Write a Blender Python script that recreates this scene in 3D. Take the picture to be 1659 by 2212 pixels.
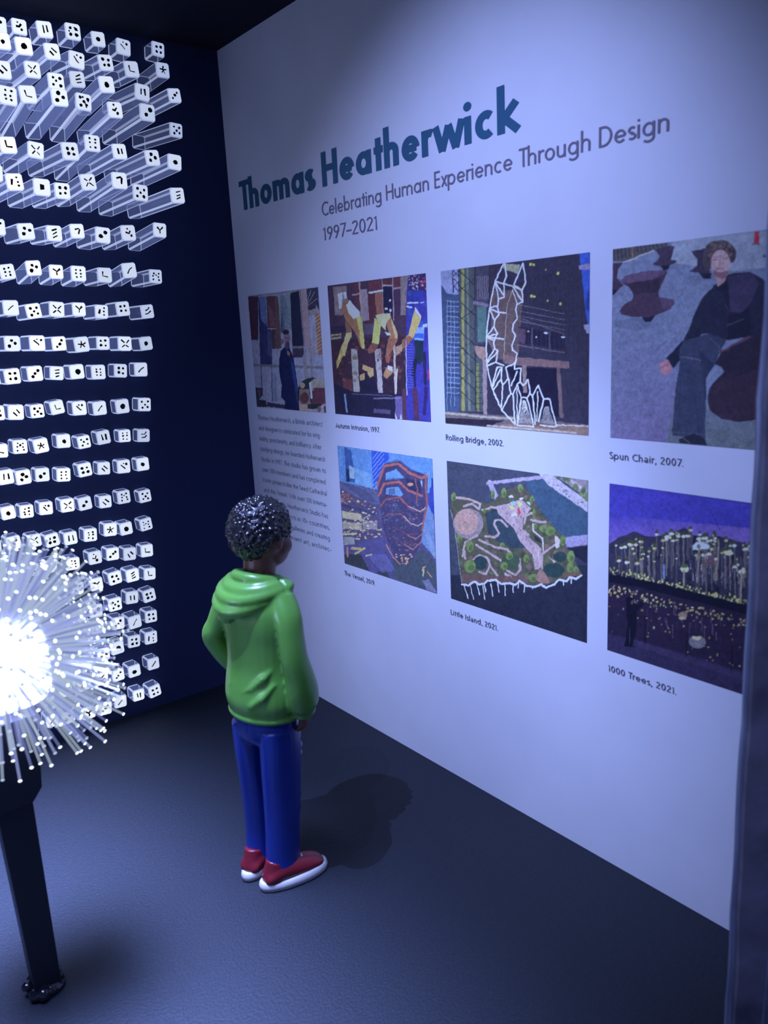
import bpy, bmesh, math, random
import numpy as np
from mathutils import Vector, Matrix, noise

# ---------------------------------------------------------------- camera, world, exposure
for o in list(bpy.data.objects):
    bpy.data.objects.remove(o, do_unlink=True)
scene = bpy.context.scene
COL = scene.collection
FPX = 1732.4585
CR = [[0.78026762, -0.62354717, -0.04869674], [-0.17582942, -0.14396882, -0.97383623], [0.60022201, 0.76841519, -0.22197215]]
CC = (-2.63751908, -4.80178039, 2.34709204)
cd = bpy.data.cameras.new('camera')
cam = bpy.data.objects.new('camera', cd)
COL.objects.link(cam)
cd.sensor_fit = 'HORIZONTAL'
cd.sensor_width = 36.0
cd.lens = FPX / 1659.0 * 36.0
cd.clip_start = 0.05
M = Matrix.Identity(4)
for i in range(3):
    M[i][0] = CR[0][i]; M[i][1] = -CR[1][i]; M[i][2] = -CR[2][i]; M[i][3] = CC[i]
cam.matrix_world = M
cd.dof.use_dof = True
cd.dof.focus_distance = 4.3
cd.dof.aperture_fstop = 2.4
scene.camera = cam

w = bpy.data.worlds.new('dark_room_world')
scene.world = w
w.use_nodes = True
bgn = w.node_tree.nodes['Background']
bgn.inputs[0].default_value = (0.10, 0.14, 0.45, 1)
bgn.inputs[1].default_value = 0.5

scene.view_settings.view_transform = 'Standard'
scene.view_settings.look = 'None'
scene.view_settings.gamma = 1
scene.view_settings.use_curve_mapping = False
scene.view_settings.exposure = 0.0

LCOL = (0.34, 0.435, 1.0)      # bluish white of the LEDs as the photo's white balance shows it
def lamp(name, kind, loc, energy, size=0.1, rot=None, color=LCOL, sy=None):
    l = bpy.data.lights.new(name, kind)
    l.energy = energy; l.color = color
    if kind == 'POINT': l.shadow_soft_size = size
    if kind == 'AREA':
        l.shape = 'RECTANGLE'; l.size = size; l.size_y = sy or size
    o = bpy.data.objects.new(name, l); o.location = loc
    if rot: o.rotation_euler = rot
    COL.objects.link(o)
    return o
# cold white fill lamps added for brightness (all unseen, above the picture): three washing the panel, one the floor by the stand
def spot(name, loc, aim, energy, size, soft=0.25):
    o = lamp(name, 'SPOT', loc, energy, soft)
    o.data.spot_size = math.radians(size); o.data.spot_blend = 1.0
    o.rotation_euler = (Vector(aim) - Vector(loc)).to_track_quat('-Z', 'Y').to_euler()
spot('added_panel_spot', (-2.1, -2.7, 3.92), (0, -2.2, 2.2), 285, 78, .25)
spot('added_panel_foot_spot', (-1.9, -2.25, 3.8), (.1, -1.9, .25), 590, 58, .45)
spot('added_panel_end_spot', (-2.4, -3.8, 3.6), (0, -3.2, .5), 170, 60, .5)
soft = lamp('added_floor_fill', 'AREA', (-3.0, -2.0, 3.95), 400, 2.9, rot=(0, 0, 0), sy=3.0)  # added area light, unseen, lifts the floor beside the stand
soft.data.spread = math.radians(34)
CORE_E = 24.0

# ---------------------------------------------------------------- helpers
rnd = random.Random(7)
def lin(c):
    r = []
    for v in c:
        v = v / 255.0
        r.append(v / 12.92 if v <= 0.04045 else ((v + 0.055) / 1.055) ** 2.4)
    return r

def mat_principled(name, col, rough=0.5, spec=0.5, bump=0.0, bscale=200, var=0.0, vscale=60, coat=0.0):
    m = bpy.data.materials.new(name); m.use_nodes = True
    nt = m.node_tree; b = nt.nodes['Principled BSDF']
    b.inputs['Base Color'].default_value = (*col, 1)
    b.inputs['Roughness'].default_value = rough
    b.inputs['Specular IOR Level'].default_value = spec
    b.inputs['Coat Weight'].default_value = coat
    tc = nt.nodes.new('ShaderNodeTexCoord')
    if var > 0:
        n = nt.nodes.new('ShaderNodeTexNoise'); n.inputs['Scale'].default_value = vscale; n.inputs['Detail'].default_value = 6
        nt.links.new(tc.outputs['Object'], n.inputs['Vector'])
        r = nt.nodes.new('ShaderNodeMapRange')
        r.inputs[1].default_value = 0.3; r.inputs[2].default_value = 0.7
        r.inputs[3].default_value = 1 - var; r.inputs[4].default_value = 1 + var
        nt.links.new(n.outputs['Fac'], r.inputs[0])
        mx = nt.nodes.new('ShaderNodeVectorMath'); mx.operation = 'SCALE'
        mx.inputs[0].default_value = col
        nt.links.new(r.outputs[0], mx.inputs['Scale'])
        nt.links.new(mx.outputs[0], b.inputs['Base Color'])
    if bump > 0:
        n2 = nt.nodes.new('ShaderNodeTexNoise'); n2.inputs['Scale'].default_value = bscale; n2.inputs['Detail'].default_value = 4
        nt.links.new(tc.outputs['Object'], n2.inputs['Vector'])
        bp = nt.nodes.new('ShaderNodeBump'); bp.inputs['Strength'].default_value = bump; bp.inputs['Distance'].default_value = 0.01
        nt.links.new(n2.outputs['Fac'], bp.inputs['Height'])
        nt.links.new(bp.outputs[0], b.inputs['Normal'])
    return m

def mat_glow(name, ecol, estr, transp=0.0, gloss=0.0, sample=False):
    """clear light-carrying acrylic: part see-through, part glowing, a little mirror on top"""
    m = bpy.data.materials.new(name); m.use_nodes = True
    nt = m.node_tree
    for n in list(nt.nodes): nt.nodes.remove(n)
    out = nt.nodes.new('ShaderNodeOutputMaterial')
    e = nt.nodes.new('ShaderNodeEmission'); e.inputs[0].default_value = (*ecol, 1); e.inputs[1].default_value = estr
    last = e.outputs[0]
    if gloss > 0:
        g = nt.nodes.new('ShaderNodeBsdfGlossy'); g.inputs['Roughness'].default_value = 0.12
        g.inputs[0].default_value = (gloss, gloss, gloss, 1)
        a = nt.nodes.new('ShaderNodeAddShader'); nt.links.new(last, a.inputs[0]); nt.links.new(g.outputs[0], a.inputs[1]); last = a.outputs[0]
    if transp > 0:
        t = nt.nodes.new('ShaderNodeBsdfTransparent'); x = nt.nodes.new('ShaderNodeMixShader')
        x.inputs[0].default_value = transp
        nt.links.new(last, x.inputs[1]); nt.links.new(t.outputs[0], x.inputs[2]); last = x.outputs[0]
    nt.links.new(last, out.inputs[0])
    m.cycles.emission_sampling = 'AUTO' if sample else 'NONE'
    return m

def obj(name, me, mats, parent=None, smooth=False):
    if isinstance(me, bmesh.types.BMesh):
        bm = me; me = bpy.data.meshes.new(name); bm.to_mesh(me); bm.free()
    if not isinstance(mats, (list, tuple)): mats = [mats]
    if not me.materials:
        for m in mats: me.materials.append(m)
    if smooth:
        me.polygons.foreach_set('use_smooth', [True] * len(me.polygons))
    o = bpy.data.objects.new(name, me); COL.objects.link(o)
    if parent: o.parent = parent
    return o
def empty(name, loc, rz=0):
    o = bpy.data.objects.new(name, None); o.location = loc; o.rotation_euler = (0, 0, rz); COL.objects.link(o)
    o.empty_display_size = 0.05
    return o
def tag(o, label=None, cat=None, group=None, kind=None):
    if label: o['label'] = label
    if cat: o['category'] = cat
    if group: o['group'] = group
    if kind: o['kind'] = kind
    return o
def box(bm, x0, x1, y0, y1, z0, z1, mi=0):
    v = [bm.verts.new(p) for p in [(x0,y0,z0),(x1,y0,z0),(x1,y1,z0),(x0,y1,z0),(x0,y0,z1),(x1,y0,z1),(x1,y1,z1),(x0,y1,z1)]]
    for f in [(0,3,2,1),(4,5,6,7),(0,1,5,4),(1,2,6,5),(2,3,7,6),(3,0,4,7)]:
        q = bm.faces.new([v[i] for i in f]); q.material_index = mi
def tube(bm, pts, rad, n=14, up=(1,0,0), mi=0):
    """closed tube through pts; rad = list of r or (ra, rb): ra along 'up' direction, rb across"""
    pts = [Vector(p) for p in pts]; rings = []
    for i, p in enumerate(pts):
        d = (pts[min(i+1, len(pts)-1)] - pts[max(i-1, 0)]).normalized()
        u = Vector(up); u = (u - d * u.dot(d))
        if u.length < 1e-4: u = Vector((0, 1, 0)) - d * d.y
        u.normalize(); s = d.cross(u)
        r = rad[i] if isinstance(rad, (list, tuple)) else rad
        ra, rb = r if isinstance(r, (list, tuple)) else (r, r)
        rings.append([bm.verts.new(p + u * ra * math.cos(2*math.pi*k/n) + s * rb * math.sin(2*math.pi*k/n)) for k in range(n)])
    for a, b in zip(rings, rings[1:]):
        for k in range(n):
            f = bm.faces.new((a[k], a[(k+1) % n], b[(k+1) % n], b[k])); f.material_index = mi
    f = bm.faces.new(rings[0][::-1]); f.material_index = mi
    f = bm.faces.new(rings[-1]); f.material_index = mi
def ell(bm, c, r, sub=3, rot=None):
    res = bmesh.ops.create_icosphere(bm, subdivisions=sub, radius=1)
    mt = Matrix.Diagonal((*r, 1))
    if rot: mt = rot.to_matrix().to_4x4() @ mt
    mt = Matrix.Translation(c) @ mt
    bmesh.ops.transform(bm, matrix=mt, verts=res['verts'])
def spline(pts, n=6):
    """Catmull-Rom through tuples of any length"""
    P = [np.array(p, float) for p in pts]; out = []
    for i in range(len(P)-1):
        p0 = P[max(i-1, 0)]; p1 = P[i]; p2 = P[i+1]; p3 = P[min(i+2, len(P)-1)]
        for k in range(n):
            t = k / n
            out.append(0.5*((2*p1)+(p2-p0)*t+(2*p0-5*p1+4*p2-p3)*t*t+(3*p1-p0-3*p2+p3)*t**3))
    out.append(P[-1]); return out
def stube(bm, pts, up=(1,0,0), n=16, k=5):
    """pts rows (x,y,z,ra,rb) smoothed then tubed"""
    s = spline(pts, k)
    tube(bm, [p[:3] for p in s], [(max(p[3], .002), max(p[4], .002)) for p in s], n, up)
def remesh(o, voxel, smooth=4, fac=0.5):
    m = o.modifiers.new('remesh', 'REMESH'); m.mode = 'VOXEL'; m.voxel_size = voxel; m.use_smooth_shade = True
    if smooth:
        s = o.modifiers.new('smooth', 'SMOOTH'); s.iterations = smooth; s.factor = fac
    return o

# ---------------------------------------------------------------- materials
m_black = mat_principled('matte_black_paint', (0.008, 0.010, 0.022), 0.85, 0.2)
m_wallback = mat_principled('black_card_wall', (0.020, 0.030, 0.085), 0.85, 0.2, bump=0.05, bscale=120)
m_floor = mat_principled('dark_textured_paper', (0.0105, 0.0145, 0.022), 0.6, 0.35, bump=0.35, bscale=90, var=0.22, vscale=70)
m_paper = mat_principled('white_printed_paper', (0.80, 0.80, 0.80), 0.6, 0.3, bump=0.04, bscale=160, var=0.03, vscale=3)
m_stand = mat_principled('satin_black_plastic', (0.010, 0.012, 0.02), 0.45, 0.4)
m_glue = mat_principled('glossy_black_glue', (0.008, 0.009, 0.013), 0.12, 0.7)
m_frame = mat_principled('dark_frame_edge', (0.20, 0.19, 0.22), 0.6, 0.3, bump=0.3, bscale=14, var=0.5, vscale=5)
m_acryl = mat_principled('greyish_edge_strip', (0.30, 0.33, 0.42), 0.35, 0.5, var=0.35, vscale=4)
m_green = mat_principled('green_vinyl_paint', (0.10, 0.29, 0.042), 0.34, 0.5, coat=0.15)
m_jeans = mat_principled('blue_vinyl_paint', (0.008, 0.028, 0.21), 0.3, 0.5, coat=0.15)
m_skin = mat_principled('brown_skin_paint', (0.20, 0.085, 0.055), 0.42, 0.45)
m_hair = mat_principled('black_hair_paint', (0.010, 0.010, 0.012), 0.28, 0.6)
m_red = mat_principled('dark_red_paint', (0.16, 0.010, 0.018), 0.35, 0.5)
m_white = mat_principled('white_vinyl_paint', (0.55, 0.54, 0.52), 0.4, 0.4)
m_eye = mat_principled('black_eye_paint', (0.01, 0.01, 0.01), 0.2, 0.5)
m_mark = mat_principled('black_pattern_ink', (0.006, 0.006, 0.008), 0.5, 0.3)
# ---------------------------------------------------------------- the setting
H = 4.05
def struct(name, b, m, label):
    bm = bmesh.new(); box(bm, *b); o = obj(name, bm, m); tag(o, label, kind='structure'); return o
struct('floor', (-6.0, 0.12, -7.2, 0.12, -0.12, 0.0), m_floor, 'dark charcoal textured paper floor')
struct('wall_back', (-6.0, 0.12, 0.0, 0.12, 0.0, H), m_wallback, 'black back wall with lit rods')
struct('wall_right', (0.012, 0.12, -4.6, 0.0, 0.0, H), m_black, 'right wall behind the white printed panel')
struct('ceiling', (-6.0, 0.12, -4.6, 0.12, H, H + 0.12), m_black, 'black ceiling of the display box')

# front edge of the box at the right of the picture
tr = empty('trim_1', (-0.62, -3.79, 0)); tag(tr, 'dark front edge of the display box', kind='structure')
def board(name, pts_w, m, parent):
    """vertical board with slightly uneven width; pts_w rows (z, s0, s1) measured along dir, thick"""
    bm = bmesh.new(); d = Vector((0.78, -0.6235, 0)).normalized(); nrm = Vector((0.6235, 0.78, 0)).normalized()
    rings = []
    for z, s0, s1, t in pts_w:
        ps = [d*s0 - nrm*t, d*s1 - nrm*t, d*s1 + nrm*t, d*s0 + nrm*t]
        rings.append([bm.verts.new((p.x, p.y, z)) for p in ps])
    for a, b in zip(rings, rings[1:]):
        for k in range(4): bm.faces.new((a[k], a[(k+1) % 4], b[(k+1) % 4], b[k]))
    bm.faces.new(rings[0][::-1]); bm.faces.new(rings[-1])
    return obj(name, bm, m, parent)
zs = [i * H / 40 for i in range(41)]
r9 = random.Random(3)
jit = [0.002 * math.sin(i * 1.7) + r9.uniform(-.0012, .0012) for i in range(41)]
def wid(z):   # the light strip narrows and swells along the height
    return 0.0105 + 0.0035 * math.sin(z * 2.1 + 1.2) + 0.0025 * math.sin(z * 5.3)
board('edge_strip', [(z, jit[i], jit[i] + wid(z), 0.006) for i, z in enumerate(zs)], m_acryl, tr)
board('frame_board', [(z, jit[i] + wid(z) + .001, 0.42, 0.03) for i, z in enumerate(zs)], m_frame, tr)
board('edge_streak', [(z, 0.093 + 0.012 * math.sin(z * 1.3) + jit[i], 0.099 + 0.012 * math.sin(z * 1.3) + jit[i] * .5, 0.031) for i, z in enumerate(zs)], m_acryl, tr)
# ---------------------------------------------------------------- the printed panel
panel = empty('exhibition_panel', (0.0, -2.3, 0.0))
tag(panel, 'tall white printed exhibition panel with title, photographs and captions', 'panel')
PX, PY = 0.0, -2.3
bm = bmesh.new(); box(bm, 0.0, 0.012, -4.5 - PY, 0.0 - PY, 0.0, H)
obj('paper_sheet', bm, m_paper, panel)

def print_mat():
    m = bpy.data.materials.new('printed_ink_picture'); m.use_nodes = True
    nt = m.node_tree; b = nt.nodes['Principled BSDF']; b.inputs['Roughness'].default_value = 0.5
    b.inputs['Specular IOR Level'].default_value = 0.3
    a = nt.nodes.new('ShaderNodeVertexColor'); a.layer_name = 'ink'
    nt.links.new(a.outputs[0], b.inputs['Base Color'])
    return m
m_print = print_mat()

def homog(src, dst):
    A = []
    for (x, y), (u, v) in zip(src, dst):
        A.append([x, y, 1, 0, 0, 0, -u*x, -u*y, -u]); A.append([0, 0, 0, x, y, 1, -v*x, -v*y, -v])
    return np.linalg.svd(np.array(A))[2][-1].reshape(3, 3)

def in_poly(P, pts):
    x, y = P[:, 0], P[:, 1]; c = np.zeros(len(P), bool); n = len(pts)
    for i in range(n):
        x1, y1 = pts[i]; x2, y2 = pts[(i+1) % n]
        if y1 == y2: continue
        k = ((y1 > y) != (y2 > y)) & (x < (x2-x1)*(y-y1)/(y2-y1)+x1); c ^= k
    return c
def near_line(P, pts, wd):
    m = np.zeros(len(P), bool)
    for (x1, y1), (x2, y2) in zip(pts, pts[1:]):
        dx, dy = x2-x1, y2-y1; L = dx*dx+dy*dy or 1
        t = np.clip(((P[:, 0]-x1)*dx+(P[:, 1]-y1)*dy)/L, 0, 1)
        m |= (P[:, 0]-x1-t*dx)**2+(P[:, 1]-y1-t*dy)**2 < (wd/2)**2
    return m
def bbox(P, x0, y0, x1, y1):
    return (P[:, 0] > x0) & (P[:, 0] < x1) & (P[:, 1] > y0) & (P[:, 1] < y1)
def pp(s):
    return [tuple(float(v) for v in q.split(',')) for q in s.split()]
def paint(P, base, ops):
    img = np.tile(np.array(lin(base)), (len(P), 1))
    for op in ops:
        k = op[0]; col = np.array(lin(op[1]))
        if k == 'p':
            pts = pp(op[2]) if isinstance(op[2], str) else op[2]
            xs = [p[0] for p in pts]; ys = [p[1] for p in pts]
            idx = np.where(bbox(P, min(xs), min(ys), max(xs), max(ys)))[0]
            if len(idx):
                m = in_poly(P[idx], pts); a = op[3] if len(op) > 3 else 1.0
                img[idx[m]] = img[idx[m]]*(1-a)+col*a
        elif k == 'l':
            pts = pp(op[2]) if isinstance(op[2], str) else op[2]; wd = op[3]
            xs = [p[0] for p in pts]; ys = [p[1] for p in pts]
            idx = np.where(bbox(P, min(xs)-wd, min(ys)-wd, max(xs)+wd, max(ys)+wd))[0]
            if len(idx):
                m = near_line(P[idx], pts, wd); a = op[4] if len(op) > 4 else 1.0
                img[idx[m]] = img[idx[m]]*(1-a)+col*a
        elif k == 'e':
            cx, cy, rx, ry = op[2]; a = op[3] if len(op) > 3 else 1.0
            idx = np.where(bbox(P, cx-rx, cy-ry, cx+rx, cy+ry))[0]
            m = ((P[idx, 0]-cx)/rx)**2+((P[idx, 1]-cy)/ry)**2 < 1
            img[idx[m]] = img[idx[m]]*(1-a)+col*a
        elif k == 'g':    # soft blend over a polygon, strength from a line: (x,y)->(x,y)
            pts = pp(op[2]); (x1, y1), (x2, y2) = pp(op[3]); m = in_poly(P, pts)
            t = ((P[:, 0]-x1)*(x2-x1)+(P[:, 1]-y1)*(y2-y1))/((x2-x1)**2+(y2-y1)**2)
            t = np.clip(t, 0, 1)[m][:, None]; img[m] = img[m]*(1-t)+col*t
    return img
def scatter(seed, col, reg, n, r, a=0.8, jitter=25, asp=1.0):
    """n small blots inside polygon reg"""
    rr = random.Random(seed); pts = pp(reg); xs = [p[0] for p in pts]; ys = [p[1] for p in pts]; out = []
    while len(out) < n:
        x = rr.uniform(min(xs), max(xs)); y = rr.uniform(min(ys), max(ys))
        if not in_poly(np.array([[x, y]]), pts)[0]: continue
        j = rr.uniform(-jitter, jitter); c = tuple(max(0, min(255, v+j)) for v in col)
        s = rr.uniform(.5, 1.4)*r
        out.append(('e', c, (x, y, s, s*asp*rr.uniform(.7, 1.3)), a))
    return out
def S(col, reg, n, r, seed=1, **k): return scatter(seed, col, reg, n, r, **k)

def photo(name_label, y0, y1, z0, z1, corners, white, base, ops, step):
    """flat printed picture between panel columns y0 > y1 (left to right) and rows z1 (top), z0"""
    W = y0-y1; Hh = z1-z0
    nu = int(W/step); nv = int(Hh/step)
    u, v = np.meshgrid(np.linspace(0, 1, nu+1), np.linspace(0, 1, nv+1))
    uv = np.stack([u.ravel(), v.ravel()], 1)
    Hm = homog([(0, 0), (1, 0), (1, 1), (0, 1)], corners)
    acc = 0
    rw = np.random.RandomState(11); wob = []
    for kx in range(2):
        cell = 5; gx = np.linspace(0, nu/cell, nu+1); gy = np.linspace(0, nv/cell, nv+1); G = rw.uniform(-1, 1, (int(gy[-1])+3, int(gx[-1])+3))
        ix = gx.astype(int); iy = gy.astype(int); fx = (gx-ix)[None, :]; fy = (gy-iy)[:, None]
        wob.append((((G[iy][:, ix]*(1-fx)+G[iy][:, ix+1]*fx)*(1-fy)+(G[iy+1][:, ix]*(1-fx)+G[iy+1][:, ix+1]*fx)*fy)*5.0).ravel())
    wob = np.stack(wob, 1)
    for du, dv in ((-.25, -.1), (.1, -.25), (.25, .1), (-.1, .25)):
        q = np.c_[uv[:, 0]+du/nu, uv[:, 1]+dv/nv, np.ones(len(uv))] @ Hm.T
        acc = acc+paint(q[:, :2]/q[:, 2:]+wob, base, ops)
    rg = np.random.RandomState(5)
    grain = np.zeros((nv+1, nu+1))
    for cell, amp in ((2, .16), (4, .14), (9, .11)):
        gx = np.linspace(0, nu/cell, nu+1); gy = np.linspace(0, nv/cell, nv+1); G = rg.uniform(-1, 1, (int(gy[-1])+3, int(gx[-1])+3))
        ix = gx.astype(int); iy = gy.astype(int); fx = (gx-ix)[None, :]; fy = (gy-iy)[:, None]
        grain += amp*((G[iy][:, ix]*(1-fx)+G[iy][:, ix+1]*fx)*(1-fy)+(G[iy+1][:, ix]*(1-fx)+G[iy+1][:, ix+1]*fx)*fy)
    acc = acc*(1+grain.ravel()[:, None])
    img = acc/4 * (1+rg.uniform(-.10, .10, (len(uv), 1)))
    img = img/np.array(lin(white))*0.66
    lum = img@np.array([.3, .55, .15]); img = np.clip(lum[:, None]+(img-lum[:, None])*.84, 0.0, 0.92)
    me = bpy.data.meshes.new('printed_photo')
    co = np.c_[np.full(len(uv), -0.002), y0-PY-W*uv[:, 0], z1-Hh*uv[:, 1]]
    i = np.arange((nu+1)*nv).reshape(nv, nu+1)[:, :-1].ravel()
    fc = np.stack([i, i+1, i+nu+2, i+nu+1], 1)[:, ::-1]
    me.vertices.add(len(co)); me.vertices.foreach_set('co', co.ravel())
    me.loops.add(fc.size); me.loops.foreach_set('vertex_index', fc.ravel().astype(np.int32))
    me.polygons.add(len(fc)); me.polygons.foreach_set('loop_start', np.arange(0, fc.size, 4, dtype=np.int32))
    me.update(calc_edges=True)
    at = me.color_attributes.new('ink', 'FLOAT_COLOR', 'POINT')
    at.data.foreach_set('color', np.c_[img, np.ones(len(img))].ravel())
    o = obj('printed_photo', me, m_print, panel); o['label'] = name_label
    return o

R1 = (1.890, 2.596); R2 = (0.999, 1.706)
# --- portrait with hanging prints and bag
fan = [('l', (45,60,115), [(640, 870), (640+150*math.cos(a), 870-620*math.sin(a)*1.0)], 7) for a in np.linspace(.15, 1.5, 12)]
ops = [('p', (88,96,140), '122,285 1230,148 1230,190 600,260 130,300'),
 ('p', (52,36,74), '130,295 285,290 285,975 165,975'), ('p', (40,28,60), '150,520 280,500 285,975 165,975', .5),
 ('p', (30,40,105), '288,300 412,290 422,760 502,830 496,1392 312,1382'), ('p', (62,84,165), '300,300 412,290 420,690 385,735 330,640'),
 ('p', (52,62,125), '430,830 500,850 496,1260 430,1200', .7),
 ('p', (62,42,76), '415,290 588,285 592,790 432,790'), ('p', (85,65,100), '430,400 520,520 560,760 470,760', .5),
 ('p', (66,56,76), '548,300 602,300 652,1110 502,1120 497,810 552,800'), ('p', (45,42,80), '497,815 545,815 545,1118 502,1118'),
 ('l', (105,105,145), '430,800 555,800', 14),
 ('p', (82,104,152), '625,290 790,250 812,830 632,880')]+fan+[
 ('p', (20,26,68), '790,245 930,205 1002,1080 822,1080'), ('p', (105,100,142), '930,190 1050,180 1130,1090 1022,1090'),
 ('l', (60,60,100), '945,200 1010,1080', 10), ('p', (34,38,80), '1050,180 1230,148 1250,560 1080,590'),
 ('l', (110,115,155), '1060,420 1180,220', 8), ('l', (110,115,155), '1060,380 1120,200', 7), ('l', (110,115,155), '1070,440 1220,330', 7),
 ('p', (92,98,138), '1080,500 1200,430 1250,520 1250,570 1085,602'), ('p', (30,34,72), '1075,480 1200,440 1190,480 1085,520'),
 ('p', (96,74,88), '1180,580 1260,560 1300,1210 1232,1222')]+[
 ('l', (140,118,92), [(1185, 640+i*60), (1275, 575+i*60)], 14) for i in range(10)]+[
 ('p', (38,38,82), '820,1090 1000,1080 1006,1250 832,1260'), ('p', (80,85,125), '835,1080 1000,1075 1000,1110 830,1110'),
 ('p', (92,98,140), '985,1250 1035,1100 1062,1585 1006,1585'), ('p', (92,98,140), '1075,1100 1125,1100 1165,1590 1118,1590'),
 ('l', (76,86,130), '200,1372 1310,1420', 40), ('p', (92,98,140), '1000,1380 1055,1380 1062,1460 1004,1460'),
 ('l', (50,58,105), '325,1400 335,1720', 14), ('l', (50,58,105), '490,1400 500,1950', 14), ('p', (82,98,165), '510,1500 570,1500 580,1950 510,1950'),
 ('p', (34,36,72), '235,1725 352,1735 345,1850 290,1920 402,1930 417,2038 255,2035 240,1880'), ('p', (60,58,90), '262,1760 330,1765 320,1850 285,1880', .8),
 ('p', (34,36,86), '420,1960 702,2010 702,2072 415,2030'), ('p', (112,114,160), '920,1980 1340,1990 1355,2142 930,2100'),
 ('p', (14,24,84), '700,1090 780,1110 835,1250 905,1700 925,2105 700,2080 702,1950 636,1880 650,1700 612,1500 610,1270 640,1150'),
 ('p', (22,52,140), '790,1230 850,1400 905,1760 900,2000 850,1700 800,1400', .8),
 ('p', (110,95,80), '735,1140 785,1180 775,1240 740,1200', .8), ('e', (88,78,122), (738,950,50,112)), ('e', (52,50,92), (742,1065,40,62)),
 ('e', (28,28,68), (718,855,50,42)), ('e', (80,70,115), (660,1000,28,40)), ('l', (45,42,85), '690,945 780,950', 9),
 ('e', (24,38,62), (1130,1830,238,252)), ('e', (105,115,140), (1215,1700,120,110)), ('p', (66,40,72), '1160,1740 1335,1740 1345,2000 1120,1990'),
 ('e', (120,118,130), (975,1700,42,46)), ('p', (96,82,110), '930,1760 1080,1760 1110,2000 930,1990'), ('e', (62,44,66), (1010,1900,70,90)),
 ('l', (190,200,235), '1100,1670 1125,1900', 30), ('p', (120,112,130), '930,2000 1060,2000 1060,2110 940,2100'), ('e', (78,68,110), (1245,2080,32,50)), ('p', (40,42,80), '1320,2030 1350,2030 1355,2142 1325,2135')]
photo('printed photograph of a standing person in a long blue coat', -0.128, -0.929, *R1, [(122,285),(1230,148),(1355,2142),(255,2035)], (108,126,195), (98,112,178), ops, .0035)

# --- autumn street facade
ops = [('p', (54,40,80), '108,270 172,265 232,720 192,1000 150,1000'), ('p', (112,100,128), '180,290 350,268 362,560 292,640 202,640'), ('p', (152,168,205), '235,370 300,355 290,560 255,560'), ('p', (150,165,200), '310,352 350,350 352,430 320,430'),
 ('p', (80,42,70), '440,240 500,230 520,700 452,420'), ('p', (85,45,74), '620,215 800,190 800,350 642,362'), ('p', (124,82,80), '700,370 800,350 812,640 732,640'), ('p', (74,36,65), '640,372 702,365 722,600 662,730 562,730 550,560'),
 ('p', (28,28,78), '805,290 920,275 937,640 812,640'), ('p', (74,40,70), '805,190 920,168 920,265 805,280'), ('p', (85,45,74), '945,160 1030,150 1030,290 950,300'), ('p', (60,42,90), '950,310 1030,300 1060,640 960,640'), ('p', (112,105,130), '1030,150 1132,140 1092,640 1032,640'), ('p', (122,112,150), '520,320 610,310 632,700 547,720'),
 ('l', (132,126,140), '510,225 547,760', 20), ('l', (120,110,140), '800,180 815,650', 10), ('l', (130,120,150), '930,165 945,700', 14), ('l', (130,120,150), '430,385 520,365', 20), ('l', (168,178,205), '640,355 800,330', 25), ('l', (140,140,180), '805,270 920,262', 18), ('l', (130,120,150), '950,305 1030,290', 20),
 ('e', (190,200,230), (895,455,14,14)), ('e', (180,190,220), (905,580,16,18)), ('e', (170,180,215), (850,560,22,14)),
 ('p', (48,48,172), '1130,140 1348,110 1408,1980 1100,1960 1100,900 1110,300'), ('p', (42,38,108), '1130,140 1348,110 1360,330 1130,330')]
ops += S((170,150,210), '1140,150 1345,125 1355,320 1135,320', 40, 9, 2) + S((150,40,90), '1250,150 1345,125 1355,300 1260,300', 14, 10, 3) + S((30,60,180), '1120,340 1360,340 1370,800 1110,800', 30, 30, 4, a=.6)
ops += [('l', (152,172,240), '1120,485 1250,480', 18), ('l', (152,172,240), '1285,478 1325,477', 14), ('l', (150,170,240), '1118,530 1170,540', 25), ('p', (100,142,235), '1190,790 1332,790 1322,960 1202,950'), ('p', (36,86,220), '1200,868 1322,868 1322,935 1202,922'),
 ('p', (150,170,235), '1310,760 1370,740 1375,790 1310,790'),
 ('p', (74,66,110), '550,750 700,750 702,880 562,880'), ('p', (42,34,75), '150,780 560,760 560,850 150,860'), ('p', (132,136,130), '150,885 280,870 282,930 155,950'), ('l', (60,62,70), '170,912 262,900', 22),
 ('p', (52,34,66), '150,960 1090,900 1095,1620 200,1560'), ('p', (26,26,66), '500,1350 702,1420 742,1610 520,1610'), ('p', (44,30,62), '812,1440 1092,1350 1102,1620 822,1650'), ('p', (85,48,66), '300,1430 420,1450 420,1590 310,1580'),
 ('p', (28,28,70), '195,1500 430,1600 1100,1630 1100,1960 207,1875'), ('p', (82,78,160), '960,1660 1050,1660 1062,1950 960,1940'), ('p', (172,182,230), '958,1870 992,1945 962,1945'), ('p', (172,182,230), '1030,1875 1045,1950 1018,1950'), ('l', (90,122,200), '328,1640 350,1850', 24), ('p', (70,66,122), '690,1810 900,1830 900,1882 690,1862'),
 ('l', (70,70,120), '420,1630 920,1650', 12), ('l', (110,110,170), '690,1685 1030,1680', 18, .6),
 ('p', (135,142,166), '400,1060 480,1070 516,1605 437,1605'), ('p', (142,146,182), '700,1070 780,1060 802,1615 747,1615'), ('l', (152,152,172), '948,1000 965,1620', 26), ('l', (172,172,192), '985,1320 968,1600', 20), ('e', (80,60,90), (745,1205,14,18))]
ops += S((95,60,70), '190,1000 1090,920 1095,1440 200,1480', 60, 22, 6, a=.5)
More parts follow.
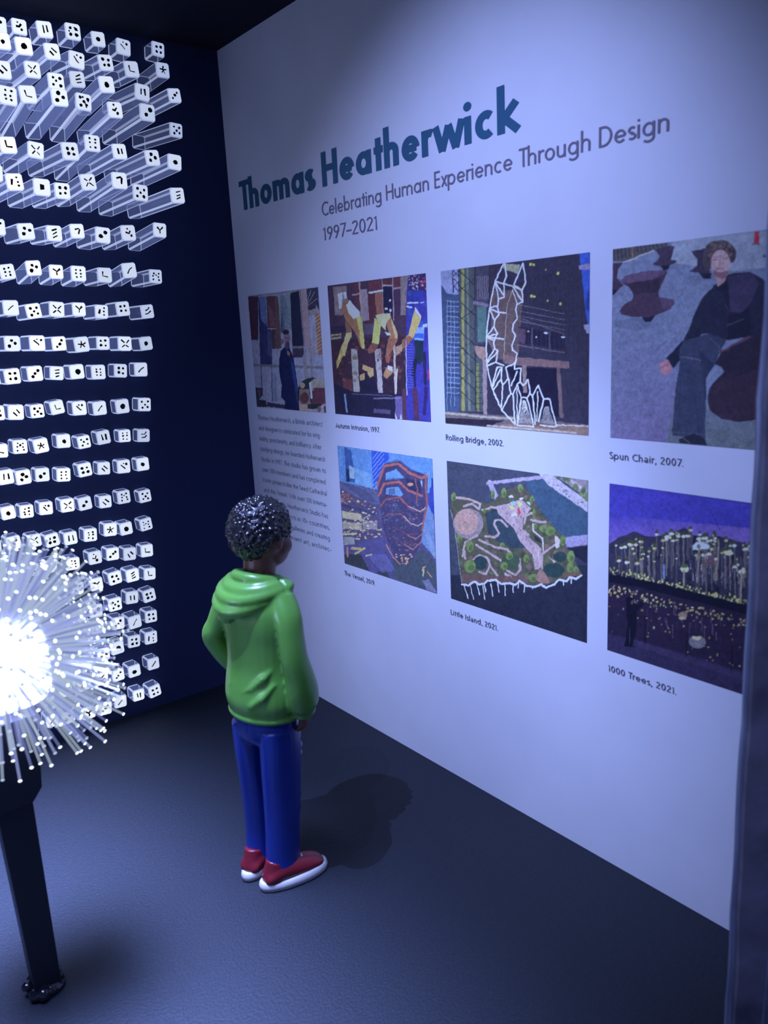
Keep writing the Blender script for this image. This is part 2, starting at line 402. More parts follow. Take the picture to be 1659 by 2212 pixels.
ops += [('p', (112,92,90), '290,500 330,445 400,455 345,520 310,542'), ('p', (126,92,70), '288,520 345,510 430,690 522,860 562,960 577,1050 560,1070 520,1040 480,900 330,680 295,600'), ('p', (186,196,205), '345,510 390,452 460,540 516,600 522,642 438,696 380,620'),
 ('p', (184,166,80), '470,672 522,640 547,760 572,950 577,1060 550,1060 525,1010 500,850'), ('p', (135,100,75), '430,690 475,672 520,900 480,880'),
 ('p', (176,156,110), '340,860 412,820 416,900 370,980 330,1155 303,1150 280,1040 320,960'), ('p', (112,82,76), '330,690 402,790 412,850 345,870'), ('p', (156,136,76), '280,1040 305,1150 228,1320 216,1240 258,1110'), ('p', (205,190,70), '250,1130 280,1120 270,1200 245,1200'),
 ('p', (178,168,140), '715,640 800,620 905,612 905,672 850,740 842,835 780,765 740,720'), ('p', (180,176,84), '705,670 785,760 762,940 752,1002 668,992 688,800'), ('p', (112,70,72), '610,1075 670,990 752,1002 700,1110 622,1120'),
 ('p', (142,102,80), '850,740 905,665 987,850 997,940 962,1010 890,1140 840,1155 860,1010 890,900'), ('p', (176,156,112), '905,672 985,850 992,930 962,930 932,800'), ('p', (120,72,66), '865,940 985,930 900,1130 850,1140', .6),
 ('p', (186,150,78), '1213,542 1292,672 1200,910 1100,1040 1048,1060 1060,960 1130,880'), ('p', (205,210,220), '1215,535 1292,645 1292,680 1208,585'), ('p', (126,84,70), '1048,960 1130,895 1182,930 1100,1045 1048,1057'), ('p', (142,122,112), '948,1050 1050,1000 1050,1090 970,1155'),
 ('p', (156,140,102), '550,1260 690,1312 692,1400 642,1432 602,1340 550,1322'), ('p', (142,112,86), '850,1290 962,1330 850,1442 812,1400'), ('p', (200,200,200), '872,1270 930,1290 925,1345 865,1320'), ('p', (130,74,62), '830,1145 915,1150 880,1245 850,1230'), ('p', (150,130,80), '515,1390 575,1370 575,1450 520,1460'),
 ('p', (190,195,205), '830,850 900,870 900,895 860,895'),
 ('p', (22,44,72), '1200,950 1312,960 1322,1200 1280,1262 1200,1212 1212,1080'), ('l', (25,30,75), '1215,1210 1190,1400', 52), ('l', (30,30,90), '1205,1400 1215,1570', 26), ('l', (68,40,90), '1208,1580 1232,1965', 66), ('l', (34,30,90), '1330,1120 1342,1500', 40), ('l', (38,30,108), '1352,1560 1328,1880', 42), ('e', (150,25,100), (1382,1380,14,60)),
 ('l', (130,150,232), '1098,960 1106,1640', 10), ('l', (70,45,80), '1070,1580 1080,1950', 50)]
ops += [('l', (70,80,215), [(1115, y), (1190, y+6)], 8) for y in range(1000, 1560, 34)]
photo('printed photograph of gold folded sculpture across a facade', -1.022, -1.839, *R1, [(108,270),(1348,110),(1408,1980),(207,1875)], (136,150,216), (58,44,84), ops, .003)

# --- curling bridge
br = [[(690,170),(605,350),(550,620),(515,905),(520,1165),(575,1430),(670,1640),(800,1780)],[(700,180),(718,300),(690,375),(605,350)],[(690,375),(690,510),(640,525),(630,600),(550,610)],[(605,350),(640,520)],[(605,350),(680,480)],
 [(630,600),(645,680),(600,735),(545,620)],[(545,620),(620,655),(710,665)],[(600,735),(595,800),(515,905)],[(595,800),(630,870),(515,905)],[(630,870),(590,940),(515,905)],[(515,905),(690,925)],[(590,940),(595,1020),(525,1150)],[(595,1020),(632,1045),(610,1160),(525,1190)],[(632,1045),(530,1160)],[(610,1160),(690,1187)],
 [(620,1210),(575,1400)],[(620,1210),(670,1205),(660,1330),(580,1440)],[(655,1230),(580,1400)],[(660,1330),(680,1380),(665,1600)],[(680,1380),(735,1320),(755,1470),(670,1640)],[(755,1470),(780,1480),(800,1770)],
 [(880,170),(905,360),(870,440),(790,385),(880,175)],[(870,440),(875,555),(820,575),(805,630),(825,720),(780,780),(775,840),(808,895),(770,980),(775,1035),(820,1070),(800,1170),(710,1205)],[(775,400),(870,545)],[(690,375),(775,400),(870,440)],
 [(800,1170),(800,1225),(860,1215),(850,1350),(880,1390),(930,1330),(950,1470),(975,1490),(1030,1390),(1080,1520),(1140,1520),(1212,1800),(1050,1790)],[(1080,1520),(1035,1750)],[(780,1480),(820,1375),(865,1510),(820,1790)],[(820,1790),(985,1805),(920,1510),(865,1510)],[(920,1510),(945,1470)],[(975,1490),(1000,1780)],[(820,1375),(850,1350)],[(820,1250),(765,1390)],[(710,1205),(735,1320)]]
ops = [('p', (118,132,202), '65,240 262,220 250,480 135,472 68,380'), ('p', (52,72,128), '65,380 135,472 245,482 247,1665 100,1665'), ('l', (30,36,74), '187,240 187,460', 9), ('l', (30,36,74), '245,235 245,470', 9)]
ops += [('l', (30,36,74), [(190, y), (245, y+55)], 8) for y in (240, 320, 395)] + [('l', (30,36,74), [(190, y+60), (245, y)], 8) for y in (240, 350)]
ops += [('l', (112,142,205), [(120, y), (245, y+8)], 6) for y in range(545, 1500, 51)] + [('l', (35,45,95), [(135, y), (250, y+12)], 10) for y in range(570, 1500, 102)] + [('l', (110,135,195), '132,540 122,1660', 5), ('l', (110,135,195), '165,540 160,1600', 5), ('l', (120,145,205), '200,560 196,1600', 4)]
ops += [('p', (64,76,96), '250,222 410,203 412,1100 482,1130 484,1655 250,1655'), ('l', (124,128,70), '285,235 283,1642', 28), ('l', (102,116,66), '428,1180 430,1640', 26), ('l', (90,105,110), '330,225 345,1640', 24)]
ops += [('l', (34,40,62), [(250, y), (405, y+150)], 9) for y in range(240, 1520, 150)] + [('l', (40,45,66), [(250, y+120), (405, y)], 6) for y in range(320, 1520, 300)] + [('l', (44,44,64), '405,205 408,1640', 12)] + [('l', (40,42,62), [(410, y), (480, y)], 6) for y in range(1190, 1640, 55)]
ops += [('p', (58,58,94), '412,203 542,193 522,970 406,982'), ('p', (66,104,122), '425,600 516,600 512,952 432,952')] + [('l', (112,116,152), [(x, 300), (x+4, 525)], 5) for x in range(430, 545, 17)]
ops += [('l', (102,98,142), '400,562 522,590', 32), ('p', (84,72,88), '565,440 872,440 872,560 832,1130 602,1130 560,1000'), ('p', (52,46,80), '560,190 680,170 610,350 560,480')] + [('l', (105,105,142), [(820, y), (1290, y+95)], 5) for y in (580, 640, 690, 740)] + [('l', (100,84,92), [(610, y), (790, y+6)], 4) for y in range(620, 1100, 45)]
ops += [('l', (100,100,138), '700,660 770,690 1290,880', 5), ('p', (30,30,66), '830,800 1290,880 1290,1030 832,965'), ('p', (76,62,96), '830,810 905,830 900,975 828,955'), ('l', (95,88,115), '700,965 830,985 1290,1060', 10), ('l', (80,72,104), '965,820 970,1030', 14), ('l', (80,72,104), '1140,850 1145,1050', 14)]
ops += [('e', (205,225,242), (1105,864,20,9)), ('e', (200,220,240), (1272,902,20,9)), ('e', (200,220,240), (1008,905,9,9)), ('e', (160,180,220), (932,846,12,6)),
 ('p', (108,88,106), '700,1085 832,1105 1332,1150 1332,1218 832,1185 700,1168'), ('p', (22,22,58), '720,1200 1245,1222 1245,1700 900,1680'), ('p', (112,100,116), '872,1180 912,1180 917,1460 880,1460'), ('p', (98,82,102), '1210,1215 1245,1215 1277,1710 1240,1710'),
 ('p', (132,112,120), '400,990 522,1012 522,1105 482,1132 440,1112 410,1060'), ('p', (124,114,140), '480,1130 523,1120 523,1706 485,1702')]
ops += [('e', (158,166,72), (x, y, r, r)) for x, y, r in ((955,182,16),(985,190,12),(1220,272,14),(965,500,16),(992,506,12),(1245,578,15),(1100,235,8),(1120,545,10))] + [('l', (56,56,88), [(x, 300), (x+6, 1100)], 6, .5) for x in range(930, 1480, 42)]
ops += [('p', (42,78,208), '1432,85 1532,68 1532,870 1490,640'), ('p', (20,40,130), '1490,540 1530,420 1532,640 1500,640', .7), ('p', (122,122,190), '1420,198 1530,178 1532,232 1427,242'), ('p', (130,135,200), '1475,780 1532,775 1532,875 1505,870 1482,820'),
 ('p', (94,88,110), '105,1655 780,1700 1526,1780 1526,1890 105,1780'), ('l', (142,142,152), '105,1672 500,1708 780,1722', 22), ('p', (38,33,60), '105,1720 700,1742 525,1805 105,1775'), ('p', (118,102,106), '525,1790 800,1780 1526,1800 1526,1890'), ('l', (165,168,192), '1212,1782 1526,1792', 12), ('l', (152,146,160), '530,1797 1400,1862', 22), ('p', (90,70,80), '980,1740 1200,1800 1300,1830 990,1800', .7),
 ('p', (128,138,132), '680,172 852,187 830,278 720,242 672,212')]
ops += [('l', (170,178,205), [(890+dx*.2, 1540), (900+dx, 1770)], 3) for dx in range(-60, 66, 11)] + [('l', (150,155,185), [(1110+dx*.3, 1600), (1120+dx, 1770)], 3) for dx in range(-60, 66, 12)] + [('l', (120,112,118), [(520, 920), (585, 920+d)], 3) for d in range(-60, 130, 16)]
ops += [('l', (192,208,228), l, 13) for l in br] + [('l', (150,150,160), '775,440 720,600 690,1150', 5), ('l', (200,212,228), '820,1420 820,1755', 9), ('l', (200,212,228), '1025,1450 1018,1745', 9), ('l', (178,190,210), '775,440 820,560', 8)]
photo('printed photograph of a curled white footbridge beside dark building', -1.945, -2.788, *R1, [(65,248),(1530,68),(1523,1885),(105,1775)], (142,156,220), (44,44,78), ops, .0028)

# --- spun chair portrait
ops = [('p', (126,142,190), '640,160 1900,20 1900,330 1170,420 600,340'), ('p', (70,72,92), '125,232 590,176 590,205 222,342 125,332'), ('l', (145,152,182), '215,345 510,232', 12)]
ops += [('l', (46,44,62), [(x, 232-(x-125)*.12), (x+8, 330-(x-125)*.3)], 9) for x in range(130, 590, 34)] + [('l', (125,100,70), '295,215 300,300', 10), ('l', (60,66,95), '600,172 604,205', 7),
 ('g', (98,96,162), '125,900 700,900 640,1900 125,1835', '300,900 300,1900'), ('g', (84,98,128), '640,1500 1900,1500 1900,2000 600,1900', '900,1400 900,1800')]
ops += [('l', (88,102,158), [(125, 1500+i*90), (700, 900+i*90)], 7, .45) for i in range(-6, 8)] + [('e', (80,92,142), (330,872,190,50), .7), ('e', (84,96,145), (880,480,120,25), .6), ('e', (84,96,145), (600,385,90,18), .6), ('l', (80,90,140), '490,1100 585,1020', 18, .5), ('e', (84,96,145), (165,620,60,18), .6)]
ops += [('p', (25,30,60), '360,800 505,780 452,855 412,855'), ('p', (60,46,80), '185,500 250,455 400,420 582,405 592,430 560,500 520,590 525,640 642,660 657,690 620,745 500,790 440,812 300,812 200,787 186,755 230,700 290,660 300,620 270,560 210,520'), ('p', (82,66,112), '185,500 260,455 420,415 592,408 560,452 420,500 225,522'), ('p', (82,66,112), '525,642 642,660 655,700 600,760 560,740', .7), ('p', (38,32,62), '230,530 540,480 515,600 310,620', .7),
 ('p', (56,46,82), '470,235 560,212 656,200 640,270 620,320 682,330 650,352 610,370 600,400 560,408 530,375 465,360 512,320 522,290 492,250'), ('p', (24,26,56), '535,375 610,370 600,405 560,408'),
 ('p', (48,40,78), '795,250 860,235 950,222 960,430 980,442 965,480 905,482 860,435 778,420 820,392 852,370 850,320'), ('p', (22,24,54), '865,437 970,442 955,482 905,484'),
 ('p', (60,46,82), '125,352 215,350 170,400 160,480 220,540 152,600 125,622'), ('p', (22,24,54), '125,580 160,575 140,620 125,625'),
 ('p', (36,30,60), '1000,1215 1060,1110 1310,970 1395,940 1900,900 1900,1600 1420,1675 1230,1705 1060,1682 960,1600 938,1490 980,1380 1082,1280 1060,1240'), ('p', (52,38,66), '940,1490 1000,1380 1400,1250 1420,1640 1230,1700 1060,1675 960,1600', .5),
 ('p', (30,33,68), '1100,450 1200,432 1300,425 1400,480 1500,560 1600,960 1400,975 1310,980 1100,1010 960,955 850,965 760,1005 720,1035 760,960 830,780 900,640 1000,540'), ('p', (52,46,92), '1110,470 1300,432 1385,520 1310,690 1230,785 1130,765'), ('p', (28,26,60), '1060,560 1110,470 1130,760 1090,700', .8), ('p', (20,22,54), '1120,800 1300,740 1310,970 1110,1000', .8), ('l', (70,72,120), '1110,880 1250,830', 10, .6), ('l', (62,64,110), '1090,700 1120,770', 8, .7),
 ('p', (22,28,62), '722,1020 850,960 890,965 705,1085 702,1185 652,1252 588,1160'), ('l', (78,56,88), '1050,1112 1300,978', 20),
 ('p', (46,56,98), '740,1012 960,952 1100,1005 1050,1112 1002,1215 930,1330 930,1500 920,1845 640,1822 660,1500 700,1240 700,1090'), ('p', (32,40,78), '860,1080 1000,1215 935,1325 925,1600 900,1300', .7), ('l', (84,94,132), '705,1150 800,1160 882,1182', 8), ('l', (74,84,125), '960,990 1040,1060 1045,1110', 6), ('l', (36,44,84), '780,1250 850,1600 870,1830', 10, .6), ('l', (36,44,84), '720,1260 690,1790', 8, .5), ('l', (70,80,120), '645,1790 915,1810', 8, .6),
 ('p', (28,33,62), '700,1850 830,1800 920,1850 942,1908 700,1882'), ('l', (80,85,120), '740,1840 790,1885', 6),
 ('p', (152,108,138), '525,1212 600,1168 642,1252 620,1290 590,1300 548,1300 540,1250'), ('l', (110,74,110), '545,1240 600,1215', 6),
 ('p', (148,124,150), '1005,470 1095,470 1085,520 1025,552'), ('p', (20,22,50), '985,530 1025,552 1090,500 1110,560 1030,600', .9),
 ('e', (72,64,82), (1040,240,122,88)), ('e', (66,58,80), (940,320,48,95)), ('e', (60,52,76), (1150,275,34,72)), ('e', (104,92,98), (1050,195,80,34), .6)]+S((96,84,92), '930,230 1000,165 1110,170 1165,250 1150,290 960,300', 60, 13, 41, a=.6)+S((48,42,66), '930,230 1000,165 1110,170 1165,250 1165,330 1120,300 960,300 930,400', 50, 10, 42, a=.6)+[
 ('e', (160,136,162), (1050,352,80,118)), ('e', (118,86,112), (1056,440,62,42)), ('e', (160,136,162), (1052,400,50,28)), ('l', (96,76,106), '985,325 1022,318', 9), ('l', (96,76,106), '1068,312 1106,306', 9), ('l', (92,52,84), '1022,402 1075,396', 12), ('l', (180,160,180), '1028,399 1070,394', 4), ('l', (136,108,136), '1045,320 1042,372', 9), ('l', (130,104,132), '990,300 1105,290', 5),
 ('p', (165,15,45), '1340,80 1382,78 1378,180 1337,182'), ('l', (40,40,80), '1325,186 1385,186', 9), ('l', (60,55,90), '1420,290 1560,300', 20), ('e', (150,150,60), (1222,1915,8,8))]
photo('printed photograph of a reclining person among spun chairs', -2.893, -3.73, *R1, [(125,232),((1844.4-1290)*3.951,(472-480)*3.951),((1804.8-1290)*3.951,(986.5-480)*3.951),(112,1836)], (142,156,218), (98,113,168), ops, .0028)

# --- honeycomb stair tower at dusk
cop = (140,80,92)
ops = [('p', (72,122,218), '122,130 1385,305 1402,760 600,700 150,600'), ('p', (100,150,225), '300,400 560,500 580,700 350,620', .6),
 ('p', (42,76,168), '215,150 302,190 352,540 352,612 230,602'), ('p', (118,155,212), '272,380 342,430 345,560 285,560'), ('p', (30,40,90), '235,420 270,440 280,610 245,605'),
 ('p', (34,72,216), '570,195 802,225 812,302 742,372 642,600 602,700 590,600')] + [('l', (120,160,235), [(590, 420+i*60), (740, 240+i*60)], 8, .7) for i in range(-2, 6)]
ops += [('p', (34,58,190), '1350,690 1402,650 1412,1060 1342,1000'), ('p', (28,50,150), '1375,560 1395,560 1400,690 1370,690'), ('p', (88,120,202), '1290,850 1400,1050 1425,1620 1230,1400'), ('p', (76,86,150), '150,590 642,730 672,905 480,872 160,682'), ('p', (55,62,125), '150,600 480,700 660,880 480,850', .6),
 ('p', (70,66,124), '160,700 650,930 722,1330 200,1442 170,1000'), ('p', (155,152,142), '175,980 432,1030 442,1112 182,1082'), ('p', (140,138,140), '182,1120 430,1150 440,1240 185,1215'), ('p', (120,118,150), '450,1110 640,1130 640,1230 450,1230'), ('l', (175,168,110), '188,1290 360,1285', 24), ('l', (50,60,120), '170,905 640,1030', 30)]
ops += S((180,172,150), '170,720 640,920 720,1320 190,1430', 120, 15, 11, a=.7, asp=.5) + S((110,70,90), '160,720 420,850 420,900 165,860', 20, 22, 12, asp=.6) + S((60,56,110), '440,1000 720,1050 720,1330 450,1330', 50, 16, 13, a=.6, asp=.4)
ops += [('p', (68,70,148), '200,1440 720,1330 860,1600 1440,1650 1440,2090 203,1670'), ('p', (44,54,78), '203,1550 420,1560 530,1770 203,1680'), ('p', (58,72,108), '850,1640 1280,1500 1430,1700 1440,2085 850,1880'), ('p', (48,58,88), '640,1790 760,1760 800,1870 650,1820'), ('p', (86,92,180), '500,1560 760,1560 880,1780 700,1800', .6), ('l', (152,142,90), '300,1475 410,1482', 34), ('l', (160,148,90), '350,1545 470,1480', 28), ('l', (150,100,90), '240,1470 245,1580', 24), ('p', (120,130,160), '195,1320 330,1330 340,1420 200,1430'),
 ('l', (180,150,140), '490,1580 560,1560', 22), ('l', (140,170,130), '1250,1850 1262,1740', 20), ('l', (190,120,90), '1240,1780 1285,1725', 14), ('l', (190,120,90), '1310,1800 1370,1870', 16), ('p', (96,104,170), '1250,1920 1330,1890 1440,2085 1300,2040')]
ops += [('l', (130,155,205), [(1250+i*30, 1200+i*40), (1400+i*10, 1620)], 6, .6) for i in range(5)]
ops += [('p', (56,56,116), '640,600 742,370 942,330 1100,450 1322,520 1312,900 1290,1000 1262,1200 1230,1400 1130,1622 1000,1700 900,1642 780,1400 720,1200 690,920'), ('p', (82,132,222), '760,490 900,440 1012,552 960,565 760,582'), ('p', (82,130,216), '765,690 930,668 992,772 960,800 760,762'), ('p', (50,60,120), '800,700 880,690 890,770 800,770', .7), ('p', (120,160,222), '1222,590 1252,590 1252,690'), ('p', (40,44,100), '1030,560 1220,600 1230,760 1060,700')]
ops += S((110,90,120), '760,860 960,850 1250,1050 1200,1400 1000,1600 800,1350 720,1100', 120, 12, 15, a=.6, asp=.5) + S((60,80,150), '700,900 1280,900 1240,1200 720,1150', 50, 14, 16, a=.6)
ops += [('e', (160,125,110), (1090,640,45,22)), ('l', cop, '650,650 740,400 930,368 1080,490 1240,560 1320,530', 34), ('l', cop, '665,785 740,632 940,605 1060,720 1240,792', 30), ('l', (120,72,92), '690,925 760,835 950,812 1070,950 1230,1005 1290,960', 26), ('l', (110,74,104), '760,1060 800,1030 960,1030 1080,1150', 20), ('l', (150,130,150), '1000,1060 1080,1150 1190,1192 1272,1130', 14), ('l', (150,92,88), '1000,1270 1080,1330 1160,1360 1250,1290', 14), ('l', (150,92,88), '1000,1430 1120,1502 1230,1400', 14), ('l', (175,115,88), '760,1430 850,1600 950,1690', 12), ('l', (120,75,95), '1290,520 1310,900 1240,1250', 26), ('l', (110,70,95), '1150,560 1190,720 1170,900', 20), ('l', (96,64,100), '850,1200 1050,1300 1180,1290', 12), ('l', (96,64,100), '800,1290 980,1420 1150,1420', 12),
 ('l', (34,56,116), '740,372 930,315 1090,432 1250,512 1312,480', 6), ('l', (34,56,116), '740,575 940,555 1060,650', 6), ('l', (200,190,210), '1070,930 1220,1000 1290,950', 6)] + S((205,140,90), '860,1560 1180,1560 1010,1720', 26, 13, 17, asp=.7)
photo('printed photograph of a copper stair tower at dusk', -1.022, -1.839, *R2, [(122,130),(1385,305),(1440,2090),(203,1670)], (132,146,212), (70,70,140), ops, .003)

# --- island park seen from above
pth = (150,138,168)
ops = [('p', (34,42,76), '130,1250 1527,1150 1527,1950 150,1490'), ('g', (32,38,72), '130,1300 1527,900 1527,1950 150,1490', '800,1100 900,1500'), ('p', (48,78,126), '600,340 1080,300 1130,350 1527,620 1527,870 1260,885 940,440 760,400'), ('p', (62,62,98), '600,350 900,320 940,440 700,420', .8),
 ('l', (142,140,198), '530,335 1060,278', 36), ('l', (142,140,198), '545,330 640,540', 48), ('p', (152,156,206), '1030,243 1172,260 1527,520 1527,625 1400,540 1130,356 1080,300'), ('p', (120,120,150), '1172,260 1527,305 1527,500 1300,330'), ('l', (160,155,190), '1340,300 1527,430', 30)]
ops += S((84,112,70), '1200,262 1400,300 1527,440 1527,500 1240,300', 16, 24, 21) + S((80,80,110), '1100,290 1300,380 1520,560 1500,590 1130,340', 26, 7, 22) + [('p', (28,34,66), '1310,960 1527,950 1527,1150 1400,1060'), ('p', (130,130,202), '1255,880 1527,850 1527,950 1310,980'), ('l', (90,95,140), '1310,980 1527,952', 8),
 ('p', (72,78,74), '150,600 172,480 300,460 520,540 600,500 655,420 850,360 942,430 1050,620 1200,780 1302,900 1322,1000 1392,1100 1472,1250 1240,1302 1060,1372 940,1362 840,1312 700,1342 600,1300 480,1330 262,1332 230,1100 200,850 180,700')]
isl = '170,560 520,545 850,370 930,430 1200,790 1310,950 1450,1240 1240,1290 940,1340 270,1310 220,900'
ops += S((100,84,92), isl, 150, 20, 23, a=.6) + S((60,80,62), isl, 150, 18, 24, a=.6) + [('p', (42,62,92), '500,640 600,590 740,740 780,780 860,900 905,985 780,985 600,905 640,850 530,842'), ('e', (122,116,145), (330,735,150,150)), ('e', (156,130,140), (310,720,118,128))]
ops += S((120,98,115), '220,620 430,620 430,830 220,840', 50, 9, 25, a=.6, asp=.4) + [('p', (152,138,172), '600,572 720,540 860,500 962,590 880,680 870,790 960,890 1062,990 1062,1180 1000,1202 970,1050 860,930 780,780 640,652')]
ops += S((90,84,118), '620,580 930,560 870,760 1050,1000 1020,1180 860,900 700,660', 60, 6, 26) + [('e', (205,225,235), (755,470,24,12)), ('e', (215,225,235), (860,490,24,12)), ('p', (110,170,210), '745,525 790,515 810,545 765,560'), ('p', (215,205,60), '820,530 850,518 868,545 845,580'), ('p', (205,200,70), '740,568 770,560 800,595 760,600'), ('p', (190,30,50), '818,600 835,580 858,620 830,660'), ('p', (150,190,225), '910,525 940,520 950,560'), ('p', (160,185,200), '750,650 800,630 820,660 770,665')]
for s in ('470,605 560,575 610,580', '500,862 600,872 640,832 588,742 600,702 655,702 720,765', '420,850 300,925 282,1000 300,1080', '440,900 600,970 720,992 790,1080', '840,1095 850,1200 800,1252 720,1205', '410,950 560,1042 670,1115', '380,1090 440,1052 520,1080 548,1150 510,1240 440,1222', '550,1160 620,1252', '1070,1190 1070,1042 1180,962 1240,930', '890,740 905,660 975,630', '960,700 1040,722 1105,722', '210,480 340,492 450,542 440,592 370,540 290,562', '700,1240 760,1270', '870,800 930,850', '290,1010 270,1060'):
    ops.append(('l', pth, s, 22))
ops += [('l', (185,178,200), '975,740 985,820 1072,880 1080,1010', 14), ('l', (185,178,200), '1035,990 1035,1090', 8), ('p', (178,168,190), '1195,850 1250,900 1240,970 1210,990 1190,900'), ('p', (170,160,180), '1120,1050 1170,1100 1225,1100 1190,1140', .9), ('p', (70,100,66), '1110,1060 1160,1110 1100,1130')]
ops += [('e', (34,60,76), q) for q in ((450,1130,68,70),(1190,1205,108,72),(1250,1070,70,52))] + [('e', (52,78,70), (750,1120,92,84)), ('p', (40,44,66), '985,850 1050,890 1060,930 1000,910')]
for q in ((685,430,22,48),(575,450,22,42),(850,385,24,42),(185,470,24,44),(965,500,22,40),(1360,1070,38,62),(1350,1180,34,48),(1410,1200,24,34),(1150,810,50,44),(1080,790,40,34),(345,1160,56,62),(345,960,36,62),(910,1085,26,46),(740,1060,34,36),(690,1160,36,40),(1280,910,30,50),(990,640,18,50),(1000,760,20,30),(980,1280,44,42),(490,610,18,24),(670,950,24,24),(240,890,26,40)):
    ops.append(('e', (92,122,66), q)); ops.append(('e', (70,98,60), (q[0]+q[2]*.25, q[1]+q[3]*.3, q[2]*.55, q[3]*.5)))
ops += [('p', (96,74,88), '262,1240 600,1262 900,1262 942,1342 840,1312 700,1340 600,1300 480,1330 270,1332', .85), ('p', (130,104,112), '1040,1190 1100,1230 1150,1330 1060,1340 1000,1290'), ('p', (100,78,70), '1270,1230 1440,1220 1465,1250 1300,1290', .7),
 ('l', (192,202,236), '265,1345 330,1352 390,1315 440,1342 490,1335 520,1308 600,1300 660,1342 740,1332 800,1352 840,1308 920,1362 1000,1372 1060,1345 1110,1382 1200,1342 1240,1300 1320,1312 1350,1275 1410,1292 1465,1258', 20), ('l', (120,126,160), '150,600 190,740 210,900 232,1100 262,1330', 6)]
ops += [('l', (186,196,230), q, 10) for q in ('285,1355 326,1482', '345,1355 382,1492', '415,1335 440,1447', '470,1340 496,1490', '490,1345 505,1420', '555,1335 576,1460', '620,1310 636,1420', '695,1345 699,1452', '775,1345 779,1427', '830,1320 832,1382', '890,1360 893,1422', '975,1372 975,1392', '1285,1310 1286,1357', '1366,1290 1360,1335')]
photo('printed aerial photograph of an island park on white piles', -1.945, -2.788, *R2, [(118,115),(1527,310),(1523,1940),(155,1480)], (142,156,220), (54,64,102), ops, .0028)

# --- planted columns at night
def hor(x): return 680-(x-118)*.15 if x < 800 else 560+(x-800)*.22
def wat(x): return 930+(x-118)*.235
ops = [('p', (54,52,190), '118,103 2200,400 2200,900 1500,720 1100,640 800,560 400,640 118,700'), ('g', (98,82,196), '118,400 2200,600 2200,900 1500,720 1100,640 800,560 400,640 118,700', '600,330 640,640'), ('l', (44,40,130), '1060,340 1160,545', 9),
 ('p', (42,44,80), '118,680 200,620 350,560 450,602 600,612 830,520 960,640 1150,600 1300,642 1500,702 2200,860 2200,1500 1440,1262 900,1130 550,1012 118,945')]
r8 = random.Random(12)
ops += S((28,28,66), '118,700 450,620 830,560 1500,740 1480,1230 900,1090 118,920', 90, 26, 31, a=.6)
caps = []
for i in range(120):
    x = r8.uniform(120, 1900); top = hor(x)+r8.uniform(-40, 230)*(1 if i % 3 else .25)
    c = r8.choice([(92,92,112), (78,78,104), (106,104,116)])
    ops.append(('l', c, [(x, top), (x+4, min(wat(x)+10, top+r8.uniform(120, 420)))], r8.uniform(5, 11)))
    s = r8.uniform(.6, 1.35)
    caps.append(('e', (56,66,52), (x, top-20*s, 15*s, 22*s))); caps.append(('e', r8.choice([(185,192,200), (165,165,150), (150,155,120), (200,205,190)]), (x, top, 17*s, 11*s)))
ops += [('p', (150,182,212), '905,690 975,640 1062,692 1052,722 905,735'), ('p', (96,70,80), '1010,760 1110,770 1110,880 1010,860', .7)] + caps
ops += [('e', (205,205,160), (828,915,44,30)), ('e', (70,86,56), (828,885,36,22)), ('l', (128,128,132), '826,930 824,1070', 16), ('e', (212,208,170), (1362,940,34,20)), ('l', (130,130,136), '1362,950 1350,1230', 18), ('l', (120,120,128), '1145,640 1130,1010', 18), ('l', (110,110,120), '965,700 945,1040', 16), ('e', (190,185,150), (1240,762,44,24)), ('l', (100,130,215), '632,880 636,1000', 20, .8)]
for i in range(260):
    x = r8.uniform(118, 1900); y = wat(x)+r8.gauss(0, 22)
    ops.append(('e', r8.choice([(186,186,90), (150,160,76), (205,205,150), (120,135,70)]), (x, y, r8.uniform(4, 12), r8.uniform(5, 16)), .8))
for i in range(60):
    x = r8.uniform(850, 1480); y = r8.uniform(760, 1000); ops.append(('l', r8.choice([(70,80,170), (170,175,210), (110,90,90)]), [(x, y), (x+2, y+r8.uniform(15, 70))], r8.uniform(3, 7), .7))
ops += [('p', (12,14,46), '118,962 550,1040 1460,1262 2200,1440 2200,1600 1460,1352 900,1212 400,1090 118,1046'), ('p', (34,26,66), '118,1046 900,1212 1460,1352 2200,1600 2200,2300 1400,1960 118,1560')]
for i in range(300):
    x = r8.uniform(118, 1900); d = abs(r8.gauss(0, 60)) if i < 170 else r8.uniform(0, 560); y = wat(x)+130+(x-118)*.015+d
    ops.append(('e', r8.choice([(170,172,95), (140,150,80), (190,190,160), (150,130,120)]), (x, y, r8.uniform(4, 12), r8.uniform(4, 13)), .75 if d < 90 else .5))
for i in range(60):
    x = r8.uniform(480, 1500); y = wat(x)+r8.uniform(140, 400); ops.append(('l', r8.choice([(56,48,92), (96,92,130), (40,34,80)]), [(x, y), (x+2, y+r8.uniform(40, 160))], r8.uniform(3, 9), .6))
ops += [('e', (132,110,110), (812,1350,42,26)), ('e', (150,150,130), (808,1380,36,14)), ('e', (100,104,134), (950,1600,78,60)), ('e', (160,158,140), (945,1562,42,22)), ('l', (150,150,170), '880,1590 1020,1640', 5), ('e', (34,26,66), (940,1535,60,14))]
ops += [('p', (42,38,88), '100,1525 400,1590 1440,1890 2200,2100 2200,2500 1400,2200 100,1690'), ('p', (30,28,66), '118,1300 300,1350 300,1560 118,1530', .8)] + [('l', (26,24,60), [(110, y), (1900, y+570)], 6, .8) for y in (1275, 1345, 1420)]
